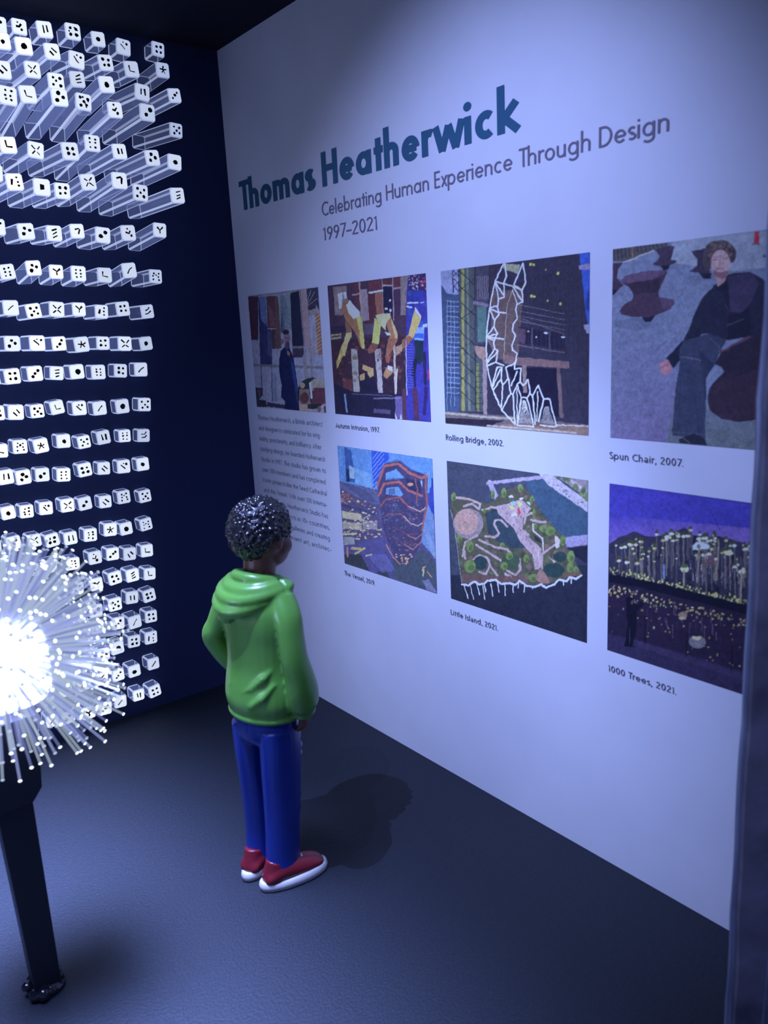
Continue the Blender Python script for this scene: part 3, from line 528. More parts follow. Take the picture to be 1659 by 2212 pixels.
ops += [('l', (14,14,42), '460,1370 462,1632', 12), ('l', (14,14,42), '850,1530 848,1752', 12), ('l', (14,14,42), '1272,1640 1268,1892', 14), ('p', (56,50,104), '400,1600 1400,1900 1400,1960 380,1650', .5),
 ('e', (12,14,42), (316,1212,34,32)), ('p', (12,14,44), '288,1240 372,1240 395,1250 412,1215 440,1240 438,1270 385,1312 388,1460 300,1460 284,1350'), ('e', (70,66,100), (338,1232,14,18)), ('p', (12,13,42), '298,1450 385,1450 345,1640 382,1655 268,1648 282,1560'), ('l', (60,56,96), '322,1470 312,1620', 5)]
photo('printed night photograph of planted columns above dark water', -2.893, -3.73, *R2, [(118,103),((1795.3-1290)*4.336,(1110-1020)*4.336),((1761.3-1290)*4.336,(1550.8-1020)*4.336),(107,1680)], (142,156,220), (30,28,70), ops, .0028)

# ---------------------------------------------------------------- lettering (flat ink, stroke-built letters)
def arc(cx, cy, rx, ry, a0, a1, n=14):
    return [(cx+rx*math.cos(math.radians(a0+(a1-a0)*i/n)), cy+ry*math.sin(math.radians(a0+(a1-a0)*i/n))) for i in range(n+1)]
def glyph(ch, w, geo):
    """strokes and advance width; cap height 1. geo = narrow geometric sans, else humanist grotesque"""
    x = .64 if geo else .70; h = w/2; A = 1.06; D = -.30
    r = x/2*(.86 if geo else .82); R = r-h; ry = x/2-h; top = x-h
    s = []; L = lambda *p: s.append(list(p))
    bowl = lambda cx: s.append(arc(cx, x/2, R, ry, 0, 360, 22))
    if ch in 'adgqb p'.replace(' ', '') and ch != ' ':
        if ch == 'a' and not geo:
            L(*arc(.25, x-.22, .17, .22-h, 150, 0, 8), (.42, h*0)); s.append(arc(.24, .19, .19-h*.3, .19-h, 0, 360, 16)); return s, .50+w
        st = 2*r-h if ch in 'adgq' else h
        bowl(r)
        if ch == 'a': L((st, 0), (st, x))
        if ch == 'd': L((st, 0), (st, A))
        if ch == 'b': L((st, 0), (st, A))
        if ch == 'p': L((st, D), (st, x))
        if ch == 'q': L((st, D), (st, x))
        if ch == 'g': L((st, x), (st, -.08), *arc(r, -.08, R, .22-h, 0, -150, 8)[1:])
        return s, 2*r+.12
    if ch == 'e': s.append(arc(r, x/2, R, ry, -38, -360, 20)); L((h, x/2), (2*r-h, x/2)); return s, 2*r+.09
    if ch == 'c': s.append(arc(r, x/2, R, ry, 50, 310, 16)); return s, 2*r*.88+.09
    if ch == 'o': bowl(r); return s, 2*r+.10
    if ch in 'nhmru':
        a = .24 if geo else .23
        if ch == 'u': L((h, x), (h, a), *arc(a, a, a-h, a-h, 180, 360, 10)[1:], (2*a-h, x)); L((2*a-h, 0), (2*a-h, x)); return s, 2*a+.12
        L((h, 0), (h, A if ch == 'h' else x))
        if ch == 'r': L(*arc(a, x-a, a-h, a-h, 180, 60, 8)); return s, a+.13
        L(*arc(a, x-a, a-h, a-h, 180, 0, 10), (2*a-h, 0))
        if ch == 'm': L(*arc(3*a-w, x-a, a-h, a-h, 180, 0, 10), (4*a-w-h, 0)); return s, 4*a-w+.12
        return s, 2*a+.12
    if ch == 'i': L((h, 0), (h, x)); s.append(('dot', h, x+.17+h*.6, h*1.15)); return s, w+.12
    if ch == 'j': L((h, x), (h, -.2)); s.append(('dot', h, x+.2, h*1.15)); return s, w+.12
    if ch == 'l': L((h, 0), (h, A)); return s, w+.12
    if ch == 't': L((.15, 0), (.15, .86)); L((0, top), (.31, top)); return s, .36
    if ch == 'f': L((.15, 0), (.15, .8), *arc(.31, .8, .16, A-.8-h, 180, 80, 6)[1:]); L((0, top), (.31, top)); return s, .36
    if ch == 's': q = x/4; L(*arc(.18, x-q-h*.25, .16-h*.4, q-h*.7, 35, 270, 10), *arc(.18, q+h*.25, .16-h*.3, q-h*.7, 90, -145, 10)); return s, .42
    if ch == 'v': L((h, x), (.24, h*.2)); L((.24, h*.2), (.48-h, x)); return s, .50
    if ch == 'y': L((h, x), (.25, .02)); L((.49-h, x), (.16, D)); return s, .50
    if ch == 'w': [L(a_, b_) for a_, b_ in (((h*.7, x), (.24, h*.1)), ((.24, h*.1), (.43, x*.93)), ((.43, x*.93), (.62, h*.1)), ((.62, h*.1), (.86-h*.7, x)))]; return s, .88
    if ch == 'x': L((h, 0), (.44-h, x)); L((h, x), (.44-h, 0)); return s, .46
    if ch == 'k': L((h, 0), (h, A)); L((.46, x), (w*.7, x*.46)); L((w*.9, x*.52), (.50, 0)); return s, .54
    if ch == 'z': L((0, top), (.38, top), (0, h), (.40, h)); return s, .44
    if ch == 'T': L((.27, 0), (.27, 1)); L((0, 1-h), (.54, 1-h)); return s, .52
    if ch == 'H': L((h, 0), (h, 1)); L((.62-h, 0), (.62-h, 1)); L((h, .52), (.62-h, .52)); return s, .72
    if ch == 'E': L((h, 0), (h, 1)); L((h, 1-h), (.42, 1-h)); L((h, .52), (.40, .52)); L((h, h), (.42, h)); return s, .50
    if ch == 'L': L((h, 0), (h, 1)); L((h, h), (.42, h)); return s, .48
    if ch == 'I': L((h, 0), (h, 1)); return s, w+.14
    if ch == 'D': L((h, 0), (h, 1)); L((h, 1-h), (.22, 1-h), *arc(.22, .5, .42-h, .5-h, 90, -90, 14), (h, h)); return s, .74
    if ch == 'C': s.append(arc(.42, .5, .42-h, .5-h, 48, 312, 18)); return s, .74
    if ch == 'S': L(*arc(.24, .75, .2-h*.3, .25-h, 30, 270, 10), *arc(.24, .26, .22-h*.3, .25-h, 90, -150, 10)); return s, .54
    if ch == 'R': L((h, 0), (h, 1)); L((h, 1-h), (.24, 1-h), *arc(.24, .74, .22-h, .26-h, 90, -90, 10), (h, .48+h*.2)); L((.22, .48), (.46, 0)); return s, .54
    if ch == 'B': L((h, 0), (h, 1)); L((h, 1-h), (.22, 1-h), *arc(.22, .76, .2-h, .24-h, 90, -90, 8), (h, .52)); L((.22, .52), *arc(.24, .27, .24-h, .27-h, 90, -90, 8), (h, h)); return s, .56
    if ch == 'A': L((h*.5, 0), (.33, 1-h), (.66-h*.5, 0)); L((.14, .32), (.52, .32)); return s, .70
    if ch == 'V': L((h, 1), (.32, 0), (.64-h, 1)); return s, .66
    if ch == 'W': L((h, 1), (.24, 0), (.46, .9), (.68, 0), (.92-h, 1)); return s, .96
    if ch == '1': L((.04, .80), (.17, .93), (.17, 0)); return s, .34
    if ch == '9': s.append(arc(.26, .69, .24-h, .29-h, 0, 360, 20)); L((.47, .60), (.18, 0)); return s, .58
    if ch == '7': L((.03, 1-h), (.47, 1-h), (.16, 0)); return s, .52
    if ch == '2': L(*arc(.25, .74, .21-h*.4, .25-h, 165, -25, 12), (.05, h), (.50, h)); return s, .58
    if ch == '0': s.append(arc(.27, .5, .25-h, .5-h, 0, 360, 24)); return s, .60
    if ch == '-': L((.02, .34), (.26, .34)); return s, .32
    if ch == '–': L((.0, .36), (.44, .36)); return s, .48
    if ch == '+': L((.02, .4), (.36, .4)); L((.19, .22), (.19, .58)); return s, .42
    if ch == '.': s.append(('dot', h+.02, h, h*1.1)); return s, .24
    if ch == ',': s.append(('dot', h+.04, h, h*1.05)); L((h+.06, h), (h-.02, -.17)); return s, .24
    return s, .30
def text_mesh(txt, w, geo, track=0.0):
    V = []; F = []; x = 0.0
    for ch in txt:
        st, adv = glyph(ch, w, geo)
        for q in st:
            if isinstance(q, tuple):
                _, cx, cy, rr = q; b = len(V); n = 14
                V += [(x+cx+rr*math.cos(2*math.pi*k/n), cy+rr*math.sin(2*math.pi*k/n)) for k in range(n)]; F.append(tuple(range(b, b+n))); continue
            P = [np.array(p, float) for p in q]; P = [p for i, p in enumerate(P) if i == 0 or np.linalg.norm(p-P[i-1]) > 1e-6]
            closed = np.linalg.norm(P[0]-P[-1]) < 1e-6
            if closed: P = P[:-1]
            n = len(P); b = len(V)
            for i in range(n):
                a = P[i-1] if (i > 0 or closed) else P[i]; c = P[(i+1) % n] if (i < n-1 or closed) else P[i]
                d1 = P[i]-a if np.linalg.norm(P[i]-a) > 0 else c-P[i]; d2 = c-P[i] if np.linalg.norm(c-P[i]) > 0 else d1
                d1 = d1/np.linalg.norm(d1); d2 = d2/np.linalg.norm(d2)
                t = d1+d2
                if np.linalg.norm(t) < .2: t = d1
                t /= np.linalg.norm(t); nn = np.array([-t[1], t[0]]); k = min(1/max(abs(nn @ np.array([-d1[1], d1[0]])), .3), 1.3)
                for sg in (1, -1):
                    p = P[i]+nn*sg*w/2*k; V.append((x+p[0], p[1]))
            m = n if closed else n-1
            for i in range(m):
                j = (i+1) % n; F.append((b+2*i, b+2*j, b+2*j+1, b+2*i+1))
        x += adv+track
    return V, F, x
def lettering(name, txt, y0, z0, y1, cap, w, geo, m, track=0.0, slope=0.0, label=None):
    """baseline from (y0,z0) to y1 on the panel, cap height cap"""
    V, F, tot = text_mesh(txt, w, geo, track); sx = (y0-y1)/tot
    if ' ' in txt and cap > .05:      # large lettering: every word is a part of its own
        k = 0
        for wd in txt.split(' '):
            a = text_mesh(txt[:k], w, geo, track)[2] if k else 0.0; b = text_mesh(txt[:k+len(wd)], w, geo, track)[2]
            o = lettering(name, wd, y0-a*sx, z0, y0-b*sx, cap, w, geo, m, track, slope, label); k += len(wd)+1
        return o
    me = bpy.data.meshes.new(name)
    me.from_pydata([(-0.003-(i % 7)*.00002, y0-v[0]*sx-PY, z0+v[1]*cap) for i, v in enumerate(V)], [], F); me.update()
    o = obj(name, me, m, panel)
    if label: o['label'] = label
    return o
m_title = mat_principled('deep_teal_ink', (0.035, 0.125, 0.20), 0.5, 0.3)
m_sub = mat_principled('violet_grey_ink', (0.20, 0.17, 0.21), 0.5, 0.3)
m_cap = mat_principled('dark_grey_ink', (0.10, 0.10, 0.13), 0.5, 0.3)
m_par = mat_principled('thin_grey_ink', (0.33, 0.34, 0.38), 0.5, 0.3)
lettering('title_lettering', 'Thomas Heatherwick', -0.133, 3.106, -2.436, 0.172, .185, True, m_title, track=-.02, label='bold teal title lettering')
lettering('subtitle_lettering', 'Celebrating Human Experience Through Design', -1.014, 2.960, -3.125, 0.071, .105, True, m_sub)
lettering('date_lettering', '1997–2021', -1.012, 2.835, -1.500, 0.068, .105, True, m_sub)
for t, y0, y1, z in (('Autumn Intrusion, 1997.', -1.020, -1.432, 1.810), ('Rolling Bridge, 2002.', -1.945, -2.330, 1.809), ('Spun Chair, 2007.', -2.891, -3.216, 1.806), ('The Vessel, 2019.', -1.014, -1.318, .925), ('Little Island, 2021.', -1.940, -2.274, .912), ('1000 Trees, 2021.', -2.899, -3.220, .907)):
    lettering('caption_lettering', t, y0, z, y1, .0275, .115, False, m_cap, track=.03)
para = ['Thomas Heatherwick, a British architect', 'and designer is celebrated for his orig-', 'inality, spontaneity, and brilliancy. After', 'studying design, he founded Hatherwick', 'Studio in 1997. The studio has grown to', 'over 200 members and has completed', 'iconic projects like the Seed Cathedral', 'and the Vessel. With over 100 interna-', 'tional awards, Heatherwick Studio has', 'finished projects in 10+ countries,', 'designing new galleries and creating', 'the most relevant art, architec-', 'ture']
ends = [-.885, -.860, -.858, -.890, -.890, -.880, -.885, -.878, -.880, -.892, -.888, -.893, -.30]
zz = 1.808
for i, t in enumerate(para):
    lettering('paragraph_lettering', t, -0.128, zz - i * (1.808 - 1.044) / 11, ends[i] if i != 12 else -.26, .030, .11, False, m_par, track=.02)
ROWS=[
[(-1.297,3.936,0.139,-1.297,3.936,'p2'),(-1.196,3.943,0.138,-1.196,3.943,'hookdot'),(-1.067,3.954,0.13,-1.067,3.954,'bars'),(-0.923,3.965,0.139,-0.923,3.965,'p4x'),(-0.782,3.957,0.121,-0.782,3.957,'p1'),(-0.644,3.94,0.12,-0.644,3.94,'slashdot'),(-0.433,3.965,0.106,-0.433,3.965,'p4')],
[(-1.327,3.82,0.267,-1.339,3.832,'p1'),(-1.237,3.802,0.301,-1.242,3.807,'p1'),(-1.116,3.784,0.345,-1.121,3.789,'bars2'),(-0.965,3.791,0.258,-0.978,3.811,'slashdot'),(-0.815,3.797,0.269,-0.825,3.812,'p4'),(-0.675,3.785,0.27,-0.683,3.798,'hook'),(-0.5,3.802,0.281,-0.497,3.799,'star')],
[(-1.391,3.642,0.423,-1.39,3.641,'bars2'),(-1.253,3.658,0.437,-1.262,3.669,'x'),(-1.135,3.629,0.403,-1.13,3.624,'p5'),(-1.006,3.671,0.347,-0.998,3.663,'lines'),(-0.884,3.645,0.42,-0.872,3.631,'p1'),(-0.705,3.625,0.444,-0.718,3.649,'bars'),(-0.49,3.652,0.377,-0.494,3.66,'p3')],
[(-1.425,3.489,0.575,-1.394,3.463,'p6'),(-1.333,3.506,0.575,-1.292,3.474,'hook'),(-1.19,3.508,0.584,-1.16,3.478,'p3b'),(-1.065,3.51,0.554,-1.031,3.474,'p5x'),(-0.901,3.497,0.534,-0.882,3.472,'hookdot'),(-0.742,3.496,0.564,-0.738,3.489,'p2'),(-0.555,3.446,0.488,-0.567,3.478,'p5')],
[(-1.427,3.294,0.476,-1.429,3.298,'hook'),(-1.296,3.286,0.459,-1.298,3.29,'x'),(-1.165,3.273,0.565,-1.172,3.288,'p4'),(-1.063,3.312,0.6,-1.036,3.274,'p6'),(-0.908,3.297,0.548,-0.906,3.293,'bars'),(-0.752,3.272,0.59,-0.754,3.277,'p3b'),(-0.602,3.274,0.531,-0.601,3.27,'p1')],
[(-1.521,3.156,0.526,-1.534,3.191,'p3'),(-1.428,3.124,0.5,-1.431,3.131,'barsdots'),(-1.295,3.113,0.473,-1.298,3.122,'sq'),(-1.172,3.115,0.397,-1.175,3.124,'p4'),(-1.056,3.155,0.459,-1.049,3.14,'x'),(-0.948,3.146,0.604,-0.934,3.117,'seven'),(-0.81,3.108,0.525,-0.809,3.103,'p5'),(-0.641,3.092,0.607,-0.642,3.093,'lines')],
[(-1.494,2.937,0.328,-1.494,2.937,'p3'),(-1.342,2.927,0.273,-1.344,2.935,'p3b'),(-1.21,2.919,0.3,-1.212,2.932,'lines'),(-1.097,2.931,0.322,-1.094,2.92,'seven'),(-0.958,2.916,0.312,-0.958,2.916,'p2'),(-0.821,2.93,0.328,-0.816,2.915,'hookdot'),(-0.671,2.94,0.406,-0.661,2.911,'y')],
[(-1.466,2.726,0.288,-1.466,2.726,'p6'),(-1.324,2.748,0.251,-1.314,2.723,'p3b'),(-1.202,2.732,0.223,-1.197,2.716,'y'),(-1.077,2.725,0.199,-1.074,2.711,'p6'),(-0.948,2.714,0.242,-0.948,2.711,'hook'),(-0.818,2.737,0.274,-0.809,2.708,'slash'),(-0.67,2.704,0.281,-0.669,2.702,'p7')],
[(-1.46,2.55,0.232,-1.46,2.55,'slash'),(-1.343,2.532,0.21,-1.343,2.532,'p5'),(-1.213,2.539,0.182,-1.213,2.539,'x'),(-1.096,2.536,0.189,-1.096,2.536,'y'),(-0.977,2.52,0.203,-0.977,2.52,'barsdots'),(-0.842,2.534,0.174,-0.842,2.534,'p4'),(-0.706,2.514,0.194,-0.706,2.514,'lines2')],
[(-1.468,2.369,0.189,-1.468,2.369,'p3b'),(-1.34,2.365,0.185,-1.34,2.365,'slashdot'),(-1.224,2.357,0.176,-1.224,2.357,'p3'),(-1.096,2.346,0.159,-1.096,2.346,'star'),(-0.973,2.348,0.152,-0.973,2.348,'p4'),(-0.844,2.339,0.146,-0.844,2.339,'x'),(-0.714,2.333,0.141,-0.714,2.333,'p1')],
[(-1.581,2.193,0.141,-1.581,2.193,'p2'),(-1.476,2.197,0.124,-1.476,2.197,'p4'),(-1.358,2.203,0.125,-1.358,2.203,'p3'),(-1.238,2.197,0.11,-1.238,2.197,'lines'),(-1.127,2.197,0.113,-1.127,2.197,'p1'),(-1.002,2.186,0.101,-1.002,2.186,'p6'),(-0.872,2.185,0.104,-0.872,2.185,'p4'),(-0.741,2.183,0.086,-0.741,2.183,'slash')],
[(-1.579,2.008,0.118,-1.579,2.008,'p4'),(-1.482,2.003,0.112,-1.482,2.003,'bars2'),(-1.369,1.998,0.106,-1.369,1.998,'p5'),(-1.259,2.008,0.101,-1.259,2.008,'hook'),(-1.135,1.991,0.097,-1.135,1.991,'slashdot'),(-1.018,1.979,0.093,-1.018,1.979,'slash'),(-0.879,1.976,0.082,-0.879,1.976,'p1'),(-0.749,1.975,0.1,-0.749,1.975,'p5')],
[(-1.587,1.804,0.104,-1.587,1.804,'hook'),(-1.484,1.813,0.1,-1.484,1.813,'p7'),(-1.375,1.805,0.103,-1.375,1.805,'star'),(-1.246,1.814,0.09,-1.246,1.814,'p1'),(-1.136,1.796,0.102,-1.136,1.796,'p5'),(-1.017,1.808,0.091,-1.017,1.808,'bars'),(-0.886,1.8,0.081,-0.886,1.8,'p6'),(-0.768,1.788,0.078,-0.768,1.788,'lines2')],
[(-1.579,1.656,0.091,-1.579,1.656,'bars'),(-1.488,1.641,0.087,-1.488,1.641,'p3b'),(-1.385,1.639,0.084,-1.385,1.639,'p2'),(-1.271,1.622,0.089,-1.271,1.622,'p6'),(-1.147,1.633,0.085,-1.147,1.633,'p4'),(-1.035,1.625,0.083,-1.035,1.625,'bars2'),(-0.914,1.618,0.08,-0.914,1.618,'slashdot'),(-0.794,1.615,0.078,-0.794,1.615,'p1')],
[(-1.596,1.458,0.095,-1.596,1.458,'p1'),(-1.499,1.448,0.092,-1.499,1.448,'p6'),(-1.393,1.447,0.089,-1.393,1.447,'slashdot'),(-1.275,1.444,0.094,-1.275,1.444,'x'),(-1.169,1.434,0.076,-1.169,1.434,'p2'),(-1.051,1.425,0.081,-1.051,1.425,'bars2'),(-0.936,1.434,0.079,-0.936,1.434,'p7'),(-0.803,1.417,0.076,-0.803,1.417,'p5')],
[(-1.695,1.286,0.101,-1.695,1.286,'p4'),(-1.593,1.285,0.098,-1.593,1.285,'slashdot'),(-1.482,1.275,0.095,-1.482,1.275,'x'),(-1.386,1.258,0.093,-1.386,1.258,'p4'),(-1.282,1.248,0.09,-1.282,1.248,'bars'),(-1.166,1.244,0.088,-1.166,1.244,'p6'),(-1.044,1.253,0.086,-1.044,1.253,'star'),(-0.952,1.243,0.098,-0.952,1.243,'p1'),(-0.82,1.242,0.082,-0.82,1.242,'p7')],
[(-1.728,1.116,0.105,-1.728,1.116,'p2'),(-1.623,1.112,0.102,-1.623,1.112,'p6'),(-1.518,1.112,0.1,-1.518,1.112,'hook'),(-1.419,1.108,0.097,-1.419,1.108,'bars'),(-1.29,1.097,0.102,-1.29,1.097,'p6'),(-1.158,1.103,0.092,-1.158,1.103,'hookdot'),(-1.05,1.102,0.09,-1.05,1.102,'p3'),(-0.946,1.08,0.089,-0.946,1.08,'bars2'),(-0.833,1.075,0.08,-0.833,1.075,'hook')],
[(-1.685,0.947,0.098,-1.685,0.947,'p3'),(-1.586,0.948,0.096,-1.586,0.948,'x'),(-1.484,0.947,0.095,-1.484,0.947,'p5'),(-1.382,0.944,0.093,-1.382,0.944,'hook'),(-1.283,0.942,0.091,-1.283,0.942,'p4'),(-1.172,0.942,0.097,-1.172,0.942,'y'),(-1.057,0.953,0.095,-1.057,0.953,'p4'),(-0.947,0.944,0.093,-0.947,0.944,'lines'),(-0.837,0.927,0.092,-0.837,0.927,'hook')],
[(-1.714,0.771,0.093,-1.714,0.771,'p5'),(-1.615,0.771,0.092,-1.615,0.771,'p2'),(-1.507,0.772,0.091,-1.507,0.772,'p6'),(-1.404,0.774,0.09,-1.404,0.774,'slash'),(-1.299,0.772,0.088,-1.299,0.772,'bars'),(-1.195,0.778,0.094,-1.195,0.778,'p2'),(-1.076,0.788,0.093,-1.076,0.788,'p5'),(-0.964,0.802,0.085,-0.964,0.802,'bars'),(-0.854,0.787,0.084,-0.854,0.787,'p4')],
[(-1.72,0.66,0.09,-1.72,0.66,'p4'),(-1.619,0.661,0.089,-1.619,0.661,'x'),(-1.516,0.665,0.089,-1.516,0.665,'p1'),(-1.413,0.666,0.088,-1.413,0.666,'p6'),(-1.306,0.668,0.087,-1.306,0.668,'p2'),(-1.199,0.672,0.092,-1.199,0.672,'p5'),(-1.075,0.668,0.103,-1.075,0.668,'p3'),(-0.976,0.652,0.115,-0.976,0.652,'slash'),(-0.862,0.653,0.095,-0.862,0.653,'p4')],
[(-1.707,0.478,0.092,-1.707,0.478,'p2'),(-1.605,0.48,0.092,-1.605,0.48,'p6'),(-1.5,0.484,0.091,-1.5,0.484,'hook'),(-1.392,0.485,0.09,-1.392,0.485,'p3'),(-1.281,0.486,0.089,-1.281,0.486,'x'),(-1.184,0.492,0.089,-1.184,0.492,'p3b'),(-1.099,0.513,0.101,-1.099,0.513,'p1'),(-0.989,0.522,0.094,-0.989,0.522,'p4'),(-0.876,0.512,0.087,-0.876,0.512,'barsdots')],
[(-1.753,0.337,0.095,-1.753,0.337,'p5'),(-1.651,0.336,0.095,-1.651,0.336,'slash'),(-1.544,0.338,0.094,-1.544,0.338,'p4'),(-1.434,0.339,0.094,-1.434,0.339,'bars'),(-1.324,0.341,0.093,-1.324,0.341,'p2'),(-1.216,0.342,0.093,-1.216,0.342,'lines2'),(-1.115,0.336,0.098,-1.115,0.336,'p3'),(-1.011,0.331,0.097,-1.011,0.331,'p1'),(-0.882,0.338,0.091,-0.882,0.338,'slash')],
[(-1.777,0.172,0.097,-1.777,0.172,'p3'),(-1.657,0.175,0.097,-1.657,0.175,'p1'),(-1.533,0.177,0.097,-1.533,0.177,'slash'),(-1.443,0.163,0.09,-1.443,0.163,'p2'),(-1.321,0.155,0.096,-1.321,0.155,'y'),(-1.219,0.147,0.095,-1.219,0.147,'p3'),(-1.121,0.159,0.095,-1.121,0.159,'slash'),(-1.003,0.163,0.095,-1.003,0.163,'bars'),(-0.896,0.155,0.094,-0.896,0.155,'p4')]]
# ---------------------------------------------------------------- lit rods in the back wall
ORD = ['', 'first', 'second', 'third', 'fourth', 'fifth', 'sixth', 'seventh', 'eighth', 'ninth', 'tenth', 'eleventh', 'twelfth', 'thirteenth', 'fourteenth', 'fifteenth', 'sixteenth', 'seventeenth', 'eighteenth', 'nineteenth', 'twentieth', 'twenty-first', 'twenty-second', 'bottom']
PTXT = {'p1': 'one-dot', 'p2': 'two-dot', 'p3': 'three-dot', 'p3b': 'three-dot', 'p4': 'four-dot', 'p4x': 'dotted', 'p5': 'five-dot', 'p5x': 'speckled', 'p6': 'six-dot', 'p7': 'seven-dot', 'star': 'star-marked', 'x': 'cross-marked', 'y': 'Y-marked', 'hook': 'hook-marked', 'hookdot': 'hook-and-dot', 'seven': 'bent-stroke', 'bars': 'double-bar', 'bars2': 'slanted double-bar', 'barsdots': 'bars-and-dots', 'slash': 'single-slash', 'slashdot': 'slash-and-dots', 'lines': 'triple-stroke', 'lines2': 'curved-stroke', 'sq': 'black-square'}
def pat_shapes(p, rr):
    """list of ('d',x,y,r) dots and ('s',points,width) strokes in the unit face (-.5..+.5)"""
    j = lambda: rr.uniform(-.04, .04); d = []
    D = lambda x, y, r=.075: d.append(('d', x+j(), y+j(), r*rr.uniform(.95, 1.4)))
    S = lambda pts, w_=.07: d.append(('s', [(x+j(), y+j()) for x, y in pts], w_))
    if p == 'p1': D(0, -.02, .16)
    elif p == 'p2': D(-.15, -.13, .12); D(.14, .13, .12)
    elif p == 'p3': D(-.2, -.2, .09); D(0, 0, .09); D(.2, .2, .09)
    elif p == 'p3b': D(-.18, -.15, .11); D(.2, .03, .11); D(-.08, .22, .11)
    elif p in ('p4', 'p4x'):
        for x in (-.17, .17):
            for y in (-.17, .17): D(x, y, .095)
        if p == 'p4x': S([(.05, .3), (.32, .05)]); D(.28, -.22); D(-.3, 0, .06)
    elif p in ('p5', 'p5x'):
        for x in (-.22, .22):
            for y in (-.22, .22): D(x, y, .085)
        D(0, 0, .085)
        if p == 'p5x': S([(.05, -.05), (.12, -.32)], .09); D(-.05, .26, .06); D(.25, .06, .06)
    elif p == 'p6':
        for x in (-.16, .16):
            for y in (-.24, 0, .24): D(x, y, .065)
    elif p == 'p7':
        for x in (-.2, .2):
            for y in (-.24, 0, .24): D(x, y, .065)
        D(0, .1, .065)
    elif p == 'star':
        for k in range(5):
            a = math.radians(90+72*k); S([(0, 0), (.27*math.cos(a), .27*math.sin(a))], .07)
    elif p == 'x': S([(-.26, .24), (-.05, .04)], .075); S([(.26, .24), (.07, .06)], .075); S([(-.24, -.25), (-.06, -.07)], .065); S([(.26, -.24), (.06, -.08)], .065)
    elif p == 'y': S([(-.25, .22), (0, 0), (.25, .2)], .11); S([(0, 0), (0, -.25)], .08)
    elif p == 'hook': S([(-.18, .25), (-.14, -.1), (.2, -.16)], .075)
    elif p == 'hookdot': S([(-.22, .02), (-.02, -.05), (.1, .16)], .1); D(.14, -.2, .09); D(-.1, .28, .06)
    elif p == 'seven': S([(-.2, .14), (.1, .2), (.14, .1), (.08, -.24)], .1)
    elif p == 'bars': S([(-.13, .22), (-.12, -.2)], .09); S([(.14, .22), (.15, -.2)], .09)
    elif p == 'bars2': S([(-.22, .02), (.02, -.24)], .1); S([(-.02, .22), (.25, -.04)], .09)
    elif p == 'barsdots':
        S([(-.17, .2), (-.2, -.2)], .12)
        for y in (-.24, 0, .24): D(.18, y, .06)
    elif p == 'slash': S([(-.2, -.2), (0, .02), (.2, .2)], .07)
    elif p == 'slashdot': S([(-.24, .16), (.02, -.1), (.1, -.16)], .07); D(.2, .2, .08); D(-.02, .26, .05)
    elif p == 'lines':
        for y in (-.22, 0, .22): S([(-.14, y-.05), (.2, y+.06)], .07)
    elif p == 'lines2': S([(-.2, .1), (.02, .14), (.18, .3)], .08); S([(-.2, -.16), (.06, -.12), (.24, .06)], .08)
    elif p == 'sq': d.append(('s', [(-.13, 0), (.13, 0)], .26))
    return d
NLEV = 6
LEV = []
for k in range(NLEV):
    q = k / (NLEV - 1)          # 0 = far right, faint ... 1 = next to the hidden light source, bright
    fs = 0.72 + 0.45 * q ** 1.2
    side = mat_glow('clear_acrylic_side', (0.29, 0.39, 1.0), 0.14 + 0.40 * q, transp=0.55, gloss=0.10)
    edge = mat_glow('clear_acrylic_edge', (0.52, 0.62, 1.0), 0.58 + 0.62 * q, transp=0.15, gloss=0.1)
    face = mat_glow('clear_acrylic_lit_end', (0.55 + .33 * q, 0.66 + .28 * q, 1.0), fs, sample=True)
    LEV.append([side, edge, face])
HS = 0.0400
